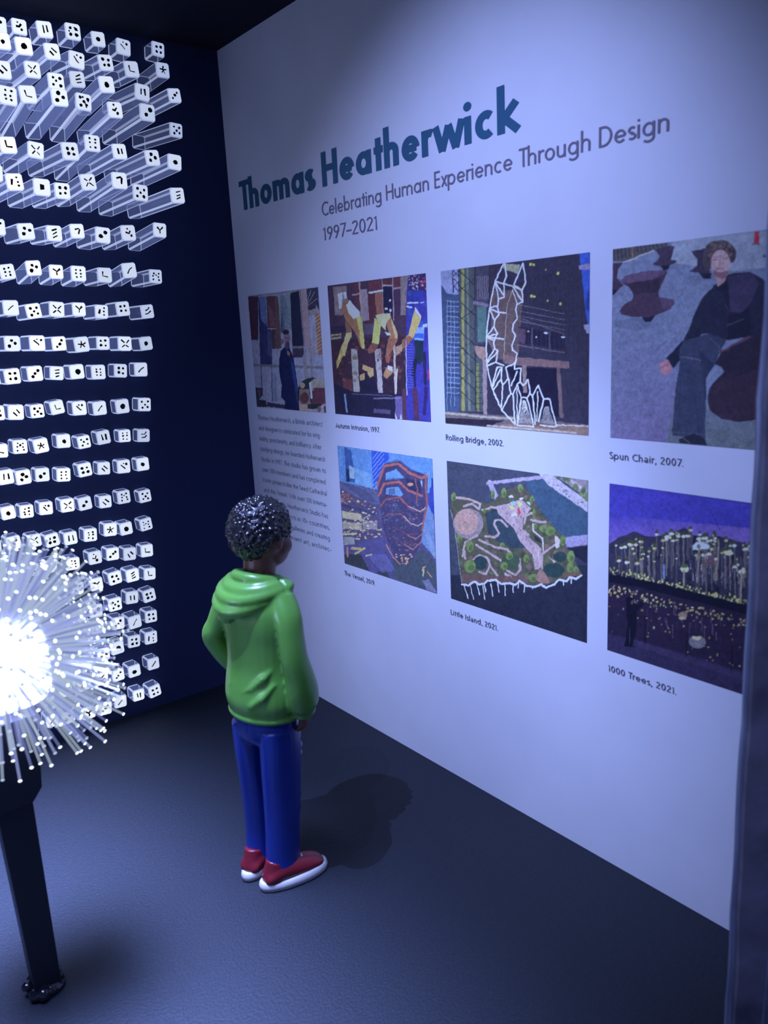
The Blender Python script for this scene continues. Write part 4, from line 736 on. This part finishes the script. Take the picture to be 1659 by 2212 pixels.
def build_rod(tx, tz, ln, bx, bz, pat, ordx, rowi, seed):
    rr = random.Random(seed)
    q = min(1, max(0, (-tx - 0.40) / 0.95)) ** 1.0
    lev = min(NLEV-1, max(0, int(round(q * (NLEV-1) + rr.uniform(-.9, .8)))))
    hs = HS * rr.uniform(.93, 1.05); bv = hs * 0.22; twist = rr.uniform(-.12, .12)
    root = Vector((bx, 0.0, bz)); tip = Vector((tx-bx, -ln, tz-bz))
    # octagonal section: four sides and four bright bevelled edges
    base = [(-hs+bv, -hs), (hs-bv, -hs), (hs, -hs+bv), (hs, hs-bv), (hs-bv, hs), (-hs+bv, hs), (-hs, hs-bv), (-hs, -hs+bv)]
    c, s = math.cos(twist), math.sin(twist)
    oct_ = [(x*c-y*s, x*s+y*c) for x, y in base]
    bm = bmesh.new()
    def ring(f, sc, dy=0):
        return [bm.verts.new((tip.x*f+x*sc, tip.y*f+dy, tip.z*f+y*sc)) for x, y in oct_]
    db = min(.008, ln*.2)
    rb0 = ring(0, .99); rb1 = ring(0, 1, -db*1.5); rt0 = ring(1, 1, db); rt1 = ring(1, .90)
    inn = ring(1, .80)
    def skin(a, b, mi_side, mi_edge):
        for k in range(8):
            f = bm.faces.new((a[k], a[(k+1) % 8], b[(k+1) % 8], b[k])); f.material_index = mi_edge if k % 2 else mi_side
    skin(rb0, rb1, 1, 1); skin(rb1, rt0, 0, 1); skin(rt0, rt1, 1, 1); skin(rt1, inn, 2, 2)
    f = bm.faces.new(inn); f.material_index = 2
    me = bpy.data.meshes.new('acrylic_rod'); bm.to_mesh(me); bm.free()
    o = obj('acrylic_rod', me, LEV[lev]); o.location = root
    where = 'rightmost' if ordx == 1 else ORD[ordx] + ' from right'
    rt = 'top row' if rowi == 0 else ('bottom row' if rowi == NR-1 else ORD[rowi+1] + ' row down')
    kind = 'long' if ln > .33 else ('short' if ln > .17 else 'cube-like')
    tag(o, '%s lit clear rod with %s end, %s in the %s' % (kind, PTXT[pat], where, rt), 'rod', 'lit clear rods in the black wall')
    # black marks on the lit end
    bm = bmesh.new(); fs = hs*2*.95; y0 = tip.y-.0012
    def P(x, y): x, y = x*fs, y*fs; return (tip.x+x*c-y*s, y0, tip.z+x*s+y*c)
    for k in pat_shapes(pat, rr):
        if k[0] == 'd':
            n = 7; ph = rr.uniform(0, 6)
            vs = [bm.verts.new(P(k[1]+k[3]*math.cos(ph+2*math.pi*i/n)*rr.uniform(.8, 1.15), k[2]+k[3]*math.sin(ph+2*math.pi*i/n)*rr.uniform(.8, 1.15))) for i in range(n)]
            bm.faces.new(vs)
        else:
            pts = k[1]; wd = k[2]; prev = None
            for i, (x, y) in enumerate(pts):
                a = pts[max(i-1, 0)]; b = pts[min(i+1, len(pts)-1)]; dx, dy = b[0]-a[0], b[1]-a[1]; L = math.hypot(dx, dy) or 1
                wv = wd/2*rr.uniform(.8, 1.65); nx, ny = -dy/L*wv, dx/L*wv
                cur = (bm.verts.new(P(x+nx, y+ny)), bm.verts.new(P(x-nx, y-ny)))
                if prev: bm.faces.new((prev[0], prev[1], cur[1], cur[0]))
                prev = cur
    obj('black_mark', bm, m_mark, o)
NR = len(ROWS)
# the rows run on to the left beyond the picture: three more of each
rx = random.Random(77)
for row in ROWS:
    xs = [r[3] for r in row]; step = (xs[-1]-xs[0])/(len(xs)-1); z0 = row[0][4]; ln0 = sum(r[2] for r in row[:3])/3
    for k in range(3):
        x = row[0][3]-step*1.04; ln = ln0*rx.uniform(.85, 1.1)
        row.insert(0, (x, z0, ln, x, z0, rx.choice(['p1', 'p2', 'p3b', 'p4', 'p5', 'p6', 'x', 'hook', 'bars', 'slash', 'y', 'lines'])))
for ri, row in enumerate(ROWS):
    for ci, (tx, tz, ln, bx, bz, pat) in enumerate(row):
        build_rod(tx, tz, ln, bx, bz, pat, len(row)-ci, ri, ri*100+ci)
# ---------------------------------------------------------------- glowing spiky model on its stand
BC = Vector((-2.115, -1.959, 1.345))
st = empty('display_stand', (-2.132, -1.959, 0.0)); tag(st, 'slim tapering black stand with wider head under the glowing model', 'stand')
def slab(name, prof, t, m, parent, bev=0.004):
    """prof: outline in (x, z) relative to parent, thickness t in y"""
    bm = bmesh.new()
    a = [bm.verts.new((x, -t/2, z)) for x, z in prof]; b = [bm.verts.new((x, t/2, z)) for x, z in prof]
    n = len(prof); bm.faces.new(a); bm.faces.new(b[::-1])
    for k in range(n): bm.faces.new((a[k], b[k], b[(k+1) % n], a[(k+1) % n]))
    bmesh.ops.recalc_face_normals(bm, faces=bm.faces)
    bmesh.ops.bevel(bm, geom=list(bm.edges), offset=bev, segments=2, profile=.5, affect='EDGES')
    return obj(name, bm, m, parent)
slab('post', [(-.046, 0.0), (.046, 0.0), (.049, .786), (-.070, .786)], .07, m_stand, st)
slab('head', [(-.080, .778), (.049, .782), (.084, .826), (.106, 1.10), (-.150, 1.10), (-.128, .826)], .09, m_stand, st)
bm = bmesh.new(); rg = random.Random(5)
for i in range(26):
    a = rg.uniform(0, 2*math.pi); r = rg.uniform(.03, .062); s = rg.uniform(.014, .026)
    ell(bm, (r*1.05*math.cos(a), r*.9*math.sin(a), rg.uniform(.006, .045)*(1 if rg.random() < .6 else .5)), (s*rg.uniform(.8, 1.4), s, s*rg.uniform(.7, 1.1)), 2)
ell(bm, (0, 0, .012), (.07, .06, .02), 3)
remesh(obj('glue_blob', bm, m_glue, st), .005, 2)

model = empty('spiky_light_model', tuple(BC)); tag(model, 'glowing spiky ball model of light fibres on the black stand', 'lamp')
m_core = mat_glow('white_hot_core', (0.62, 0.74, 1.0), 1.0, sample=True)
m_core.node_tree.nodes['Emission'].inputs[0].default_value = (0.40, 0.47, 1.0, 1)
m_core.node_tree.nodes['Emission'].inputs[1].default_value = CORE_E
m_fib = mat_glow('clear_light_fibre', (0.38, 0.45, 0.95), 0.78, transp=0.66, gloss=0.10)
m_fib2 = mat_glow('pale_light_fibre', (0.48, 0.60, 0.80), 0.80, transp=0.66, gloss=0.08)
m_fib3 = mat_glow('dim_blue_light_fibre', (0.30, 0.37, 0.95), 0.45, transp=0.62, gloss=0.10)
m_tip = mat_glow('fibre_lit_tip', (0.80, 0.92, 1.0), 2.2)
m_tip2 = mat_glow('fibre_faint_tip', (0.60, 0.72, 1.0), 0.8)
# rounded-cube core
bm = bmesh.new(); bmesh.ops.create_cube(bm, size=2); bmesh.ops.subdivide_edges(bm, edges=list(bm.edges), cuts=5, use_grid_fill=True)
for v in bm.verts:
    n = v.co.normalized(); m4 = (abs(n.x)**4+abs(n.y)**4+abs(n.z)**4)**.25
    v.co = n/m4*.150 + Vector((0, 0, -.045))
obj('core', bm, m_core, model, smooth=True)
rf = random.Random(21)
def fibre_geo(bm, d, r0, r1, rad, mi_tip, bend):
    mf = rf.choice((0, 3, 3, 4)); d = d.normalized(); u = d.orthogonal().normalized(); s = d.cross(u)
    n = 6; rings = []
    for f, k in ((0, 1), (.5, 1), (1, .92)):
        c = d*(r0+(r1-r0)*f)+bend*(f*f)
        rings.append([bm.verts.new(c+(u*math.cos(2*math.pi*i/n)+s*math.sin(2*math.pi*i/n))*rad*k) for i in range(n)])
    for a, b in zip(rings, rings[1:]):
        for i in range(n): bm.faces.new((a[i], a[(i+1) % n], b[(i+1) % n], b[i])).material_index = mf
    # bead at the tip
    c = d*r1+bend; R = rad*1.36; prev = rings[-1]
    for f, k in ((.45, 1.0), (1.1, .62)):
        cur = [bm.verts.new(c+d*rad*f+(u*math.cos(2*math.pi*i/n)+s*math.sin(2*math.pi*i/n))*R*k) for i in range(n)]
        for i in range(n): bm.faces.new((prev[i], prev[(i+1) % n], cur[(i+1) % n], cur[i])).material_index = mi_tip
        prev = cur
    bm.faces.new(prev).material_index = mi_tip
dirs = []
N = 1350
for i in range(N):
    z = 1-2*(i+.5)/N; a = i*2.399963; r = math.sqrt(1-z*z)
    d = Vector((r*math.cos(a), r*math.sin(a), z)) + Vector((rf.gauss(0, .05), rf.gauss(0, .05), rf.gauss(0, .05)))
    d.normalize(); dirs.append(d)
view = (Vector(CC)-BC).normalized(); right = Vector(CR[0])
fib = []
for d in dirs:
    if d.z < -.80 and d.dot(view) < .3: continue            # room for the stand's head
    m4 = (abs(d.x)**4+abs(d.y)**4+abs(d.z)**4)**.25
    L = (.352/m4)*rf.uniform(.80, 1.04)
    if rf.random() < .08: L *= rf.uniform(1.02, 1.12)
    fib.append((d, L))
# the fibres that show largest: nearest the eye and on the side inside the picture
fib.sort(key=lambda q: -(q[0].dot(view)*.8+q[0].dot(right)*.9))
mm = [m_fib, m_tip, m_tip2, m_fib2, m_fib3]
for k, (d, L) in enumerate(fib[:300]):
    bm = bmesh.new(); fibre_geo(bm, d, .12, L, .0049, 1 if rf.random() < .6 else 2, Vector((rf.gauss(0, .008), rf.gauss(0, .008), rf.gauss(-.004, .008))))
    obj('light_fibre', bm, mm, model)
bm = bmesh.new()
for d, L in fib[300:]:
    fibre_geo(bm, d, .12, L, .0048, 1 if rf.random() < .5 else 2, Vector((rf.gauss(0, .008), rf.gauss(0, .008), rf.gauss(-.004, .008))))
o = obj('light_fibres', bm, mm, model); o['kind'] = 'stuff'
# ---------------------------------------------------------------- the painted figurine
PHI = math.radians(16)
FB = (-1.155, -1.957, 0.0)
fig = empty('figurine', FB, PHI)
tag(fig, 'painted figurine of a person in green hooded sweatshirt and blue jeans facing the panel', 'figurine')
HR = math.radians(-8)
def rotz(p, a, c=(0, 0)):
    x, y = p[0]-c[0], p[1]-c[1]; return (c[0]+x*math.cos(a)-y*math.sin(a), c[1]+x*math.sin(a)+y*math.cos(a), *p[2:])
# --- body: head, neck, trunk, arms with hands, legs: one skin surface under the clothes
bm = bmesh.new()
Z3 = (0, 0, 1)
hc = (0.012, 0.0)
def hp(x, y, z): q = rotz((x, y), HR, hc); return (q[0], q[1], z)
rq = Matrix.Rotation(HR, 4, 'Z').to_quaternion()
ell(bm, hp(.012, 0, 1.570), (.118, .098, .130), 4, rq)
ell(bm, hp(.048, 0, 1.482), (.086, .080, .070), 3, rq)
ell(bm, hp(.084, 0, 1.446), (.040, .042, .032), 3, rq)       # chin
ell(bm, hp(.070, -.042, 1.508), (.056, .046, .050), 3, rq)   # cheeks
ell(bm, hp(.070, .042, 1.508), (.056, .046, .050), 3, rq)
ell(bm, hp(.108, 0, 1.600), (.026, .070, .036), 3, rq)       # brow
ell(bm, hp(.138, 0, 1.540), (.022, .018, .026), 3, rq)       # nose
ell(bm, hp(.142, 0, 1.527), (.016, .026, .014), 3, rq)
ell(bm, hp(.126, 0, 1.492), (.014, .032, .009), 3, rq)       # lips
ell(bm, hp(.124, 0, 1.479), (.014, .028, .009), 3, rq)
for sgn in (-1, 1):
    ell(bm, hp(.012, sgn*.102, 1.545), (.024, .012, .036), 3, rq)   # ears
    ell(bm, hp(.020, sgn*.106, 1.528), (.014, .010, .018), 3, rq)
stube(bm, [(-.012, 0, 1.22, .07, .09), (-.012, 0, 1.34, .062, .068), (-.006, 0, 1.42, .066, .068), (.006, 0, 1.50, .072, .070)])
stube(bm, [(0, 0, .74, .07, .11), (-.01, 0, .90, .08, .12), (-.01, 0, 1.1, .075, .125), (-.012, 0, 1.30, .06, .12), (-.012, 0, 1.36, .05, .07)])
RA = [(-.015, -.150, 1.30), (-.030, -.205, 1.10), (.015, -.205, .90), (.03, -.195, .82)]
LA = [(-.015, .150, 1.30), (-.050, .230, 1.085), (.065, .225, .95), (.125, .13, .93)]
for A_ in (RA, LA):
    stube(bm, [(*A_[0], .04, .04), (*A_[1], .034, .034), (*A_[2], .028, .028), (*A_[3], .022, .026)])
def hand(base, dirv, side, palm_n):
    """palm and five bent fingers; dirv = pointing direction, side = towards the thumb, palm_n = normal"""
    b = Vector(base); d = Vector(dirv).normalized(); s = Vector(side).normalized(); n = Vector(palm_n).normalized()
    tube(bm, [b-d*.02, b+d*.02, b+d*.055], [(.018, .026), (.017, .032), (.014, .033)], 10, up=tuple(n))
    for k, (off, ln) in enumerate(((.024, .058), (.008, .066), (-.008, .062), (-.023, .050))):
        p0 = b+d*.045+s*off; p1 = p0+d*ln*.45+n*.004; p2 = p1+d*ln*.32+n*.012; p3 = p2+d*ln*.22+n*.016
        tube(bm, [p0, p1, p2, p3], [.0085, .0082, .0075, .0055], 8)
    p0 = b+s*.022+d*.008; p1 = p0+s*.018+d*.026+n*.008; p2 = p1+d*.026+s*.004+n*.010
    tube(bm, [p0, p1, p2], [.011, .0095, .007], 8)
hand((.034, -.190, .815), (.12, .22, -1), (1, 0, 0), (0, 1, 0))
hand((.125, .125, .93), (.15, -1, -.15), (0, 0, 1), (1, 0, 0))
for sgn, fo in ((-1, 0.0), (1, .03)):
    stube(bm, [(0, sgn*.07, .80, .075, .06), (.006, sgn*.068, .60, .06, .05), (.008+fo*.5, sgn*.066, .42, .048, .042), (.004+fo, sgn*.066, .20, .040, .036), (fo, sgn*.066, .075, .034, .034)])
body = obj('body', bm, m_skin, fig); remesh(body, .0065, 3)

for sgn in (-1, 1):
    e = bmesh.new(); ell(e, hp(.121, sgn*.038, 1.560), (.012, .020, .011), 3, rq); obj('eye', e, m_white, fig, smooth=True)['label'] = 'white of the eye'
    e = bmesh.new(); ell(e, hp(.131, sgn*.038, 1.560), (.005, .008, .009), 3, rq); obj('pupil', e, m_eye, fig, smooth=True)
    e = bmesh.new(); tube(e, [hp(.128, sgn*.016, 1.586), hp(.131, sgn*.036, 1.594), hp(.118, sgn*.060, 1.588)], [.004, .006, .003], 8); obj('eyebrow', e, m_hair, fig, smooth=True)
e = bmesh.new(); tube(e, [hp(.134, -.026, 1.487), hp(.141, 0, 1.485), hp(.134, .026, 1.487)], [.003, .005, .003], 8)
obj('mouth', e, mat_principled('dark_lip_paint', (.12, .03, .03), .4), fig, smooth=True)

# --- curly hair cap
bm = bmesh.new(); bmesh.ops.create_icosphere(bm, subdivisions=7, radius=1)
c0 = Vector((.004, 0, 1.578)); R3 = Vector((.142, .128, .142))
for v in bm.verts:
    n = v.co.normalized(); az = abs(math.degrees(math.atan2(n.y, n.x)))     # 0 = front
    zl = np.interp(az, [0, 28, 48, 58, 88, 100, 112, 130, 180], [1.642, 1.636, 1.60, 1.545, 1.545, 1.560, 1.495, 1.455, 1.440])
    k = 1.0
    p = Vector((c0.x+n.x*R3.x, c0.y+n.y*R3.y, c0.z+n.z*R3.z))
    if n.z < -.2: p.x = c0.x+n.x*R3.x*(1-.10*(-n.z-.2)); p.y *= (1-.12*(-n.z-.2))
    edge = max(0.0, min(1.0, (p.z-zl)/.022))
    q = p*52.0
    F1 = noise.voronoi(q, distance_metric='DISTANCE', exponent=2.5)[0]
    curl = max(0.0, .62-F1[0])*.018 - .006 + .005*noise.noise(p*22)
    out = (p-c0).normalized()
    if edge > 0: p = p+out*(curl*(.35+.65*edge)) - out*.010*(1-edge)
    else: p = c0+(p-c0)*.62
    v.co = hp(p.x, p.y, p.z)
obj('hair', bm, m_hair, fig, smooth=True)

# --- green sweatshirt with the hood down
bm = bmesh.new()
T = [(.000, 0, .818, .108, .142), (-.004, 0, .834, .134, .172), (-.006, 0, .87, .142, .182), (-.008, 0, .93, .136, .178), (-.008, 0, 1.02, .124, .168), (-.012, 0, 1.12, .122, .172), (-.018, 0, 1.21, .124, .186), (-.020, 0, 1.28, .116, .188), (-.020, 0, 1.335, .094, .158), (-.016, 0, 1.375, .078, .105), (-.012, 0, 1.405, .070, .078)]
stube(bm, T, n=28, k=5)
stube(bm, [(-.020, -.125, 1.315, .062, .055), (-.030, -.168, 1.245, .064, .054), (-.034, -.190, 1.16, .060, .050), (-.030, -.200, 1.08, .060, .052), (-.010, -.205, 1.00, .066, .056), (.008, -.203, .93, .074, .060), (.020, -.196, .875, .072, .060), (.028, -.192, .842, .056, .048)], n=20)
stube(bm, [(-.020, .125, 1.315, .060, .052), (-.036, .172, 1.24, .062, .052), (-.050, .212, 1.15, .056, .048), (-.056, .236, 1.10, .055, .050), (-.020, .236, 1.035, .058, .054), (.04, .215, .955, .062, .062), (.10, .175, .915, .058, .060), (.130, .120, .905, .050, .052)], n=20)
# elbow and waist creases, back folds
def crease(pts, r): tube(bm, pts, [r*.3]+[r]*(len(pts)-2)+[r*.3], 8)
crease([(-.122, .04, .905), (-.127, .0, .915), (-.123, -.05, .945), (-.106, -.10, .995), (-.078, -.13, 1.04)], .020)
crease([(-.126, .01, .853), (-.130, -.05, .870), (-.118, -.10, .912), (-.086, -.14, .97)], .020)
crease([(-.110, .09, .99), (-.122, .065, .94), (-.130, .04, .89)], .014)
crease([(.05, -.240, .90), (.01, -.252, .925), (-.03, -.238, .96)], .014)
crease([(.045, -.240, .96), (.01, -.250, .99), (-.03, -.240, 1.02)], .013)
# kangaroo pocket in front
ell(bm, (.112, 0, .93), (.030, .105, .062), 3)
# hem band below a groove, cuff
stube(bm, [(-.002, 0, .782, .128, .162), (-.002, 0, .792, .138, .174), (-.002, 0, .806, .138, .174), (-.002, 0, .816, .126, .160)], n=28)
stube(bm, [(.028, -.190, .846, .048, .044), (.030, -.188, .836, .054, .048), (.032, -.186, .824, .054, .048), (.034, -.184, .818, .046, .042)], n=18)
# collar ring and draped hood
def swag(zc, zb, xf, xb, yw, r, tilt=0.0, r2=None):
    pts = []; rr = []
    for i in range(21):
        t = math.radians(-118+236*i/20)      # around the back of the neck
        cx = -math.cos(t); sy = math.sin(t)
        x = (xf if cx > 0 else xb)*abs(cx)*(1 if cx > 0 else -1); y = yw*sy
        k = max(0, -cx)
        pts.append((x-.012, y+tilt*k, zc+(zb-zc)*k**1.4)); rr.append(r*(.55+.45*math.sin(math.pi*i/20)**.5) if r2 is None else r+(r2-r)*k)
    tube(bm, pts, rr, 12)
swag(1.385, 1.402, .080, .088, .094, .026)
swag(1.372, 1.352, .100, .118, .122, .030, .006)
swag(1.356, 1.318, .095, .142, .138, .027, .020, r2=.030)
swag(1.342, 1.272, .080, .150, .142, .022, .036, r2=.032)
ell(bm, (-.134, .030, 1.300), (.048, .075, .056), 3)
ell(bm, (-.152, .052, 1.246), (.034, .038, .034), 3)
hood = obj('hooded_sweatshirt', bm, m_green, fig); remesh(hood, .0062, 5, .6)
# drawstrings
for sgn in (-1, 1):
    e = bmesh.new(); tube(e, [(.080, sgn*.035, 1.36), (.108, sgn*.038, 1.32), (.112, sgn*.036, 1.25), (.112, sgn*.034, 1.20)], .0045, 8); obj('drawstring', e, m_green, fig, smooth=True)

# --- jeans
bm = bmesh.new()
stube(bm, [(.002, 0, .83, .112, .146), (.002, 0, .79, .116, .152), (.000, 0, .74, .120, .152), (.0, 0, .69, .112, .140), (.0, 0, .655, .080, .10)], n=28)
for sgn, fo in ((-1, 0.0), (1, .022)):
    y0 = sgn
    stube(bm, [(.000, y0*.078, .74, .108, .074), (.002, y0*.076, .62, .104, .072), (.006+fo*.3, y0*.073, .48, .100, .068), (.006+fo*.6, y0*.072, .34, .092, .066), (.002+fo, y0*.072, .20, .086, .064), (.002+fo, y0*.072, .11, .088, .066), (.002+fo, y0*.073, .060, .094, .071), (.004+fo, y0*.073, .040, .086, .066)], n=22)
crease([(.085, -.135, .615), (.104, -.10, .625), (.106, -.06, .64)], .007)
crease([(.080, -.135, .585), (.100, -.10, .590), (.104, -.06, .60)], .007)
crease([(.065, -.130, .40), (.092, -.10, .395), (.096, -.06, .40)], .008)
crease([(.060, -.130, .33), (.088, -.10, .335), (.092, -.06, .33)], .007)
je = obj('jeans', bm, m_jeans, fig); remesh(je, .0062, 4)
def seam(name, pts, r=.0022):
    e = bmesh.new(); s = spline(pts, 5); tube(e, [tuple(p) for p in s], r, 6); obj(name, e, m_jeans, fig, smooth=True)
# seams and back pockets lie on the cloth
def jx(y, z): return -(np.interp(z, [.66, .70, .74, .79, .83], [.104, .112, .118, .115, .111]))*math.sqrt(max(.02, 1-(y/.152)**2))-.0005
seam('seam', [(jx(0, z), 0.0, z) for z in (.80, .77, .74, .71, .68)], .003)
for sgn in (-1, 1):
    q = [(.040, .785), (.040, .715), (.078, .692), (.112, .715), (.110, .785)]
    seam('back_pocket', [(jx(y*1.0, z), sgn*y, z) for y, z in q])

# --- shoes
def shoe(loc, ang):
    s = empty('shoe', (0, 0, 0)); s.parent = fig; s.location = loc; s.rotation_euler = (0, 0, ang)
    def outline(z, g):
        P = []
        for i in range(32):
            a = 2*math.pi*i/32; x = math.cos(a); y = math.sin(a)
            X = .158*math.copysign(abs(x)**.82, x)+.032; wv = .056+.010*math.sin((X+.1)*9)
            P.append((X*(1+0)+(g if x > 0 else -g)*abs(x), math.copysign(abs(y)**.85, y)*(wv+g), z))
        return P
    b = bmesh.new(); rings = []
    for z, g in ((0, -.006), (.004, .0), (.022, .004), (.038, .000), (.044, -.006)):
        rings.append([b.verts.new(p) for p in outline(z+(0), g)])
    for A_, B_ in zip(rings, rings[1:]):
        for k in range(32): b.faces.new((A_[k], A_[(k+1) % 32], B_[(k+1) % 32], B_[k]))
    b.faces.new(rings[0][::-1]); b.faces.new(rings[-1])
    o = obj('sole', b, m_white, s, smooth=True); o['label'] = 'white rubber sole'
    b = bmesh.new()
    stube(b, [(-.108, 0, .046, .016, .034), (-.095, 0, .050, .026, .046), (-.075, 0, .060, .036, .052), (-.03, 0, .070, .056, .056), (.03, 0, .062, .050, .057), (.10, 0, .054, .040, .055), (.150, 0, .046, .027, .045), (.172, 0, .042, .012, .026)], up=(0, 0, 1), n=18)
    stube(b, [(-.052, 0, .022, .062, .052), (-.050, 0, .06, .060, .051), (-.044, 0, .09, .056, .046), (-.036, 0, .125, .054, .044)], n=18)
    u = obj('upper', b, m_red, s); remesh(u, .006, 4); u['label'] = 'dark red shoe upper'
    for k in range(3):
        e = bmesh.new(); x = .028+k*.022; z = .121-k*.0095
        tube(e, [(x-.008, -.026, z-.014), (x, -.010, z), (x, .010, z), (x-.008, .026, z-.014)], .0038, 8); obj('lace', e, m_white, s, smooth=True)
    e = bmesh.new(); tube(e, [(.020, 0, .112), (.016, 0, .138), (.008, 0, .155)], [(.005, .022), (.005, .024), (.004, .018)], 10); obj('tongue', e, m_white, s, smooth=True)
shoe((-.002, -.096, 0), math.radians(-24))
shoe((.012, .070, 0), math.radians(8))

# the figurine leans slightly towards the panel over its flat shoes
for c in fig.children:
    if not c.name.startswith('shoe'):
        c.rotation_euler = (math.radians(1.8), math.radians(2.0), 0)
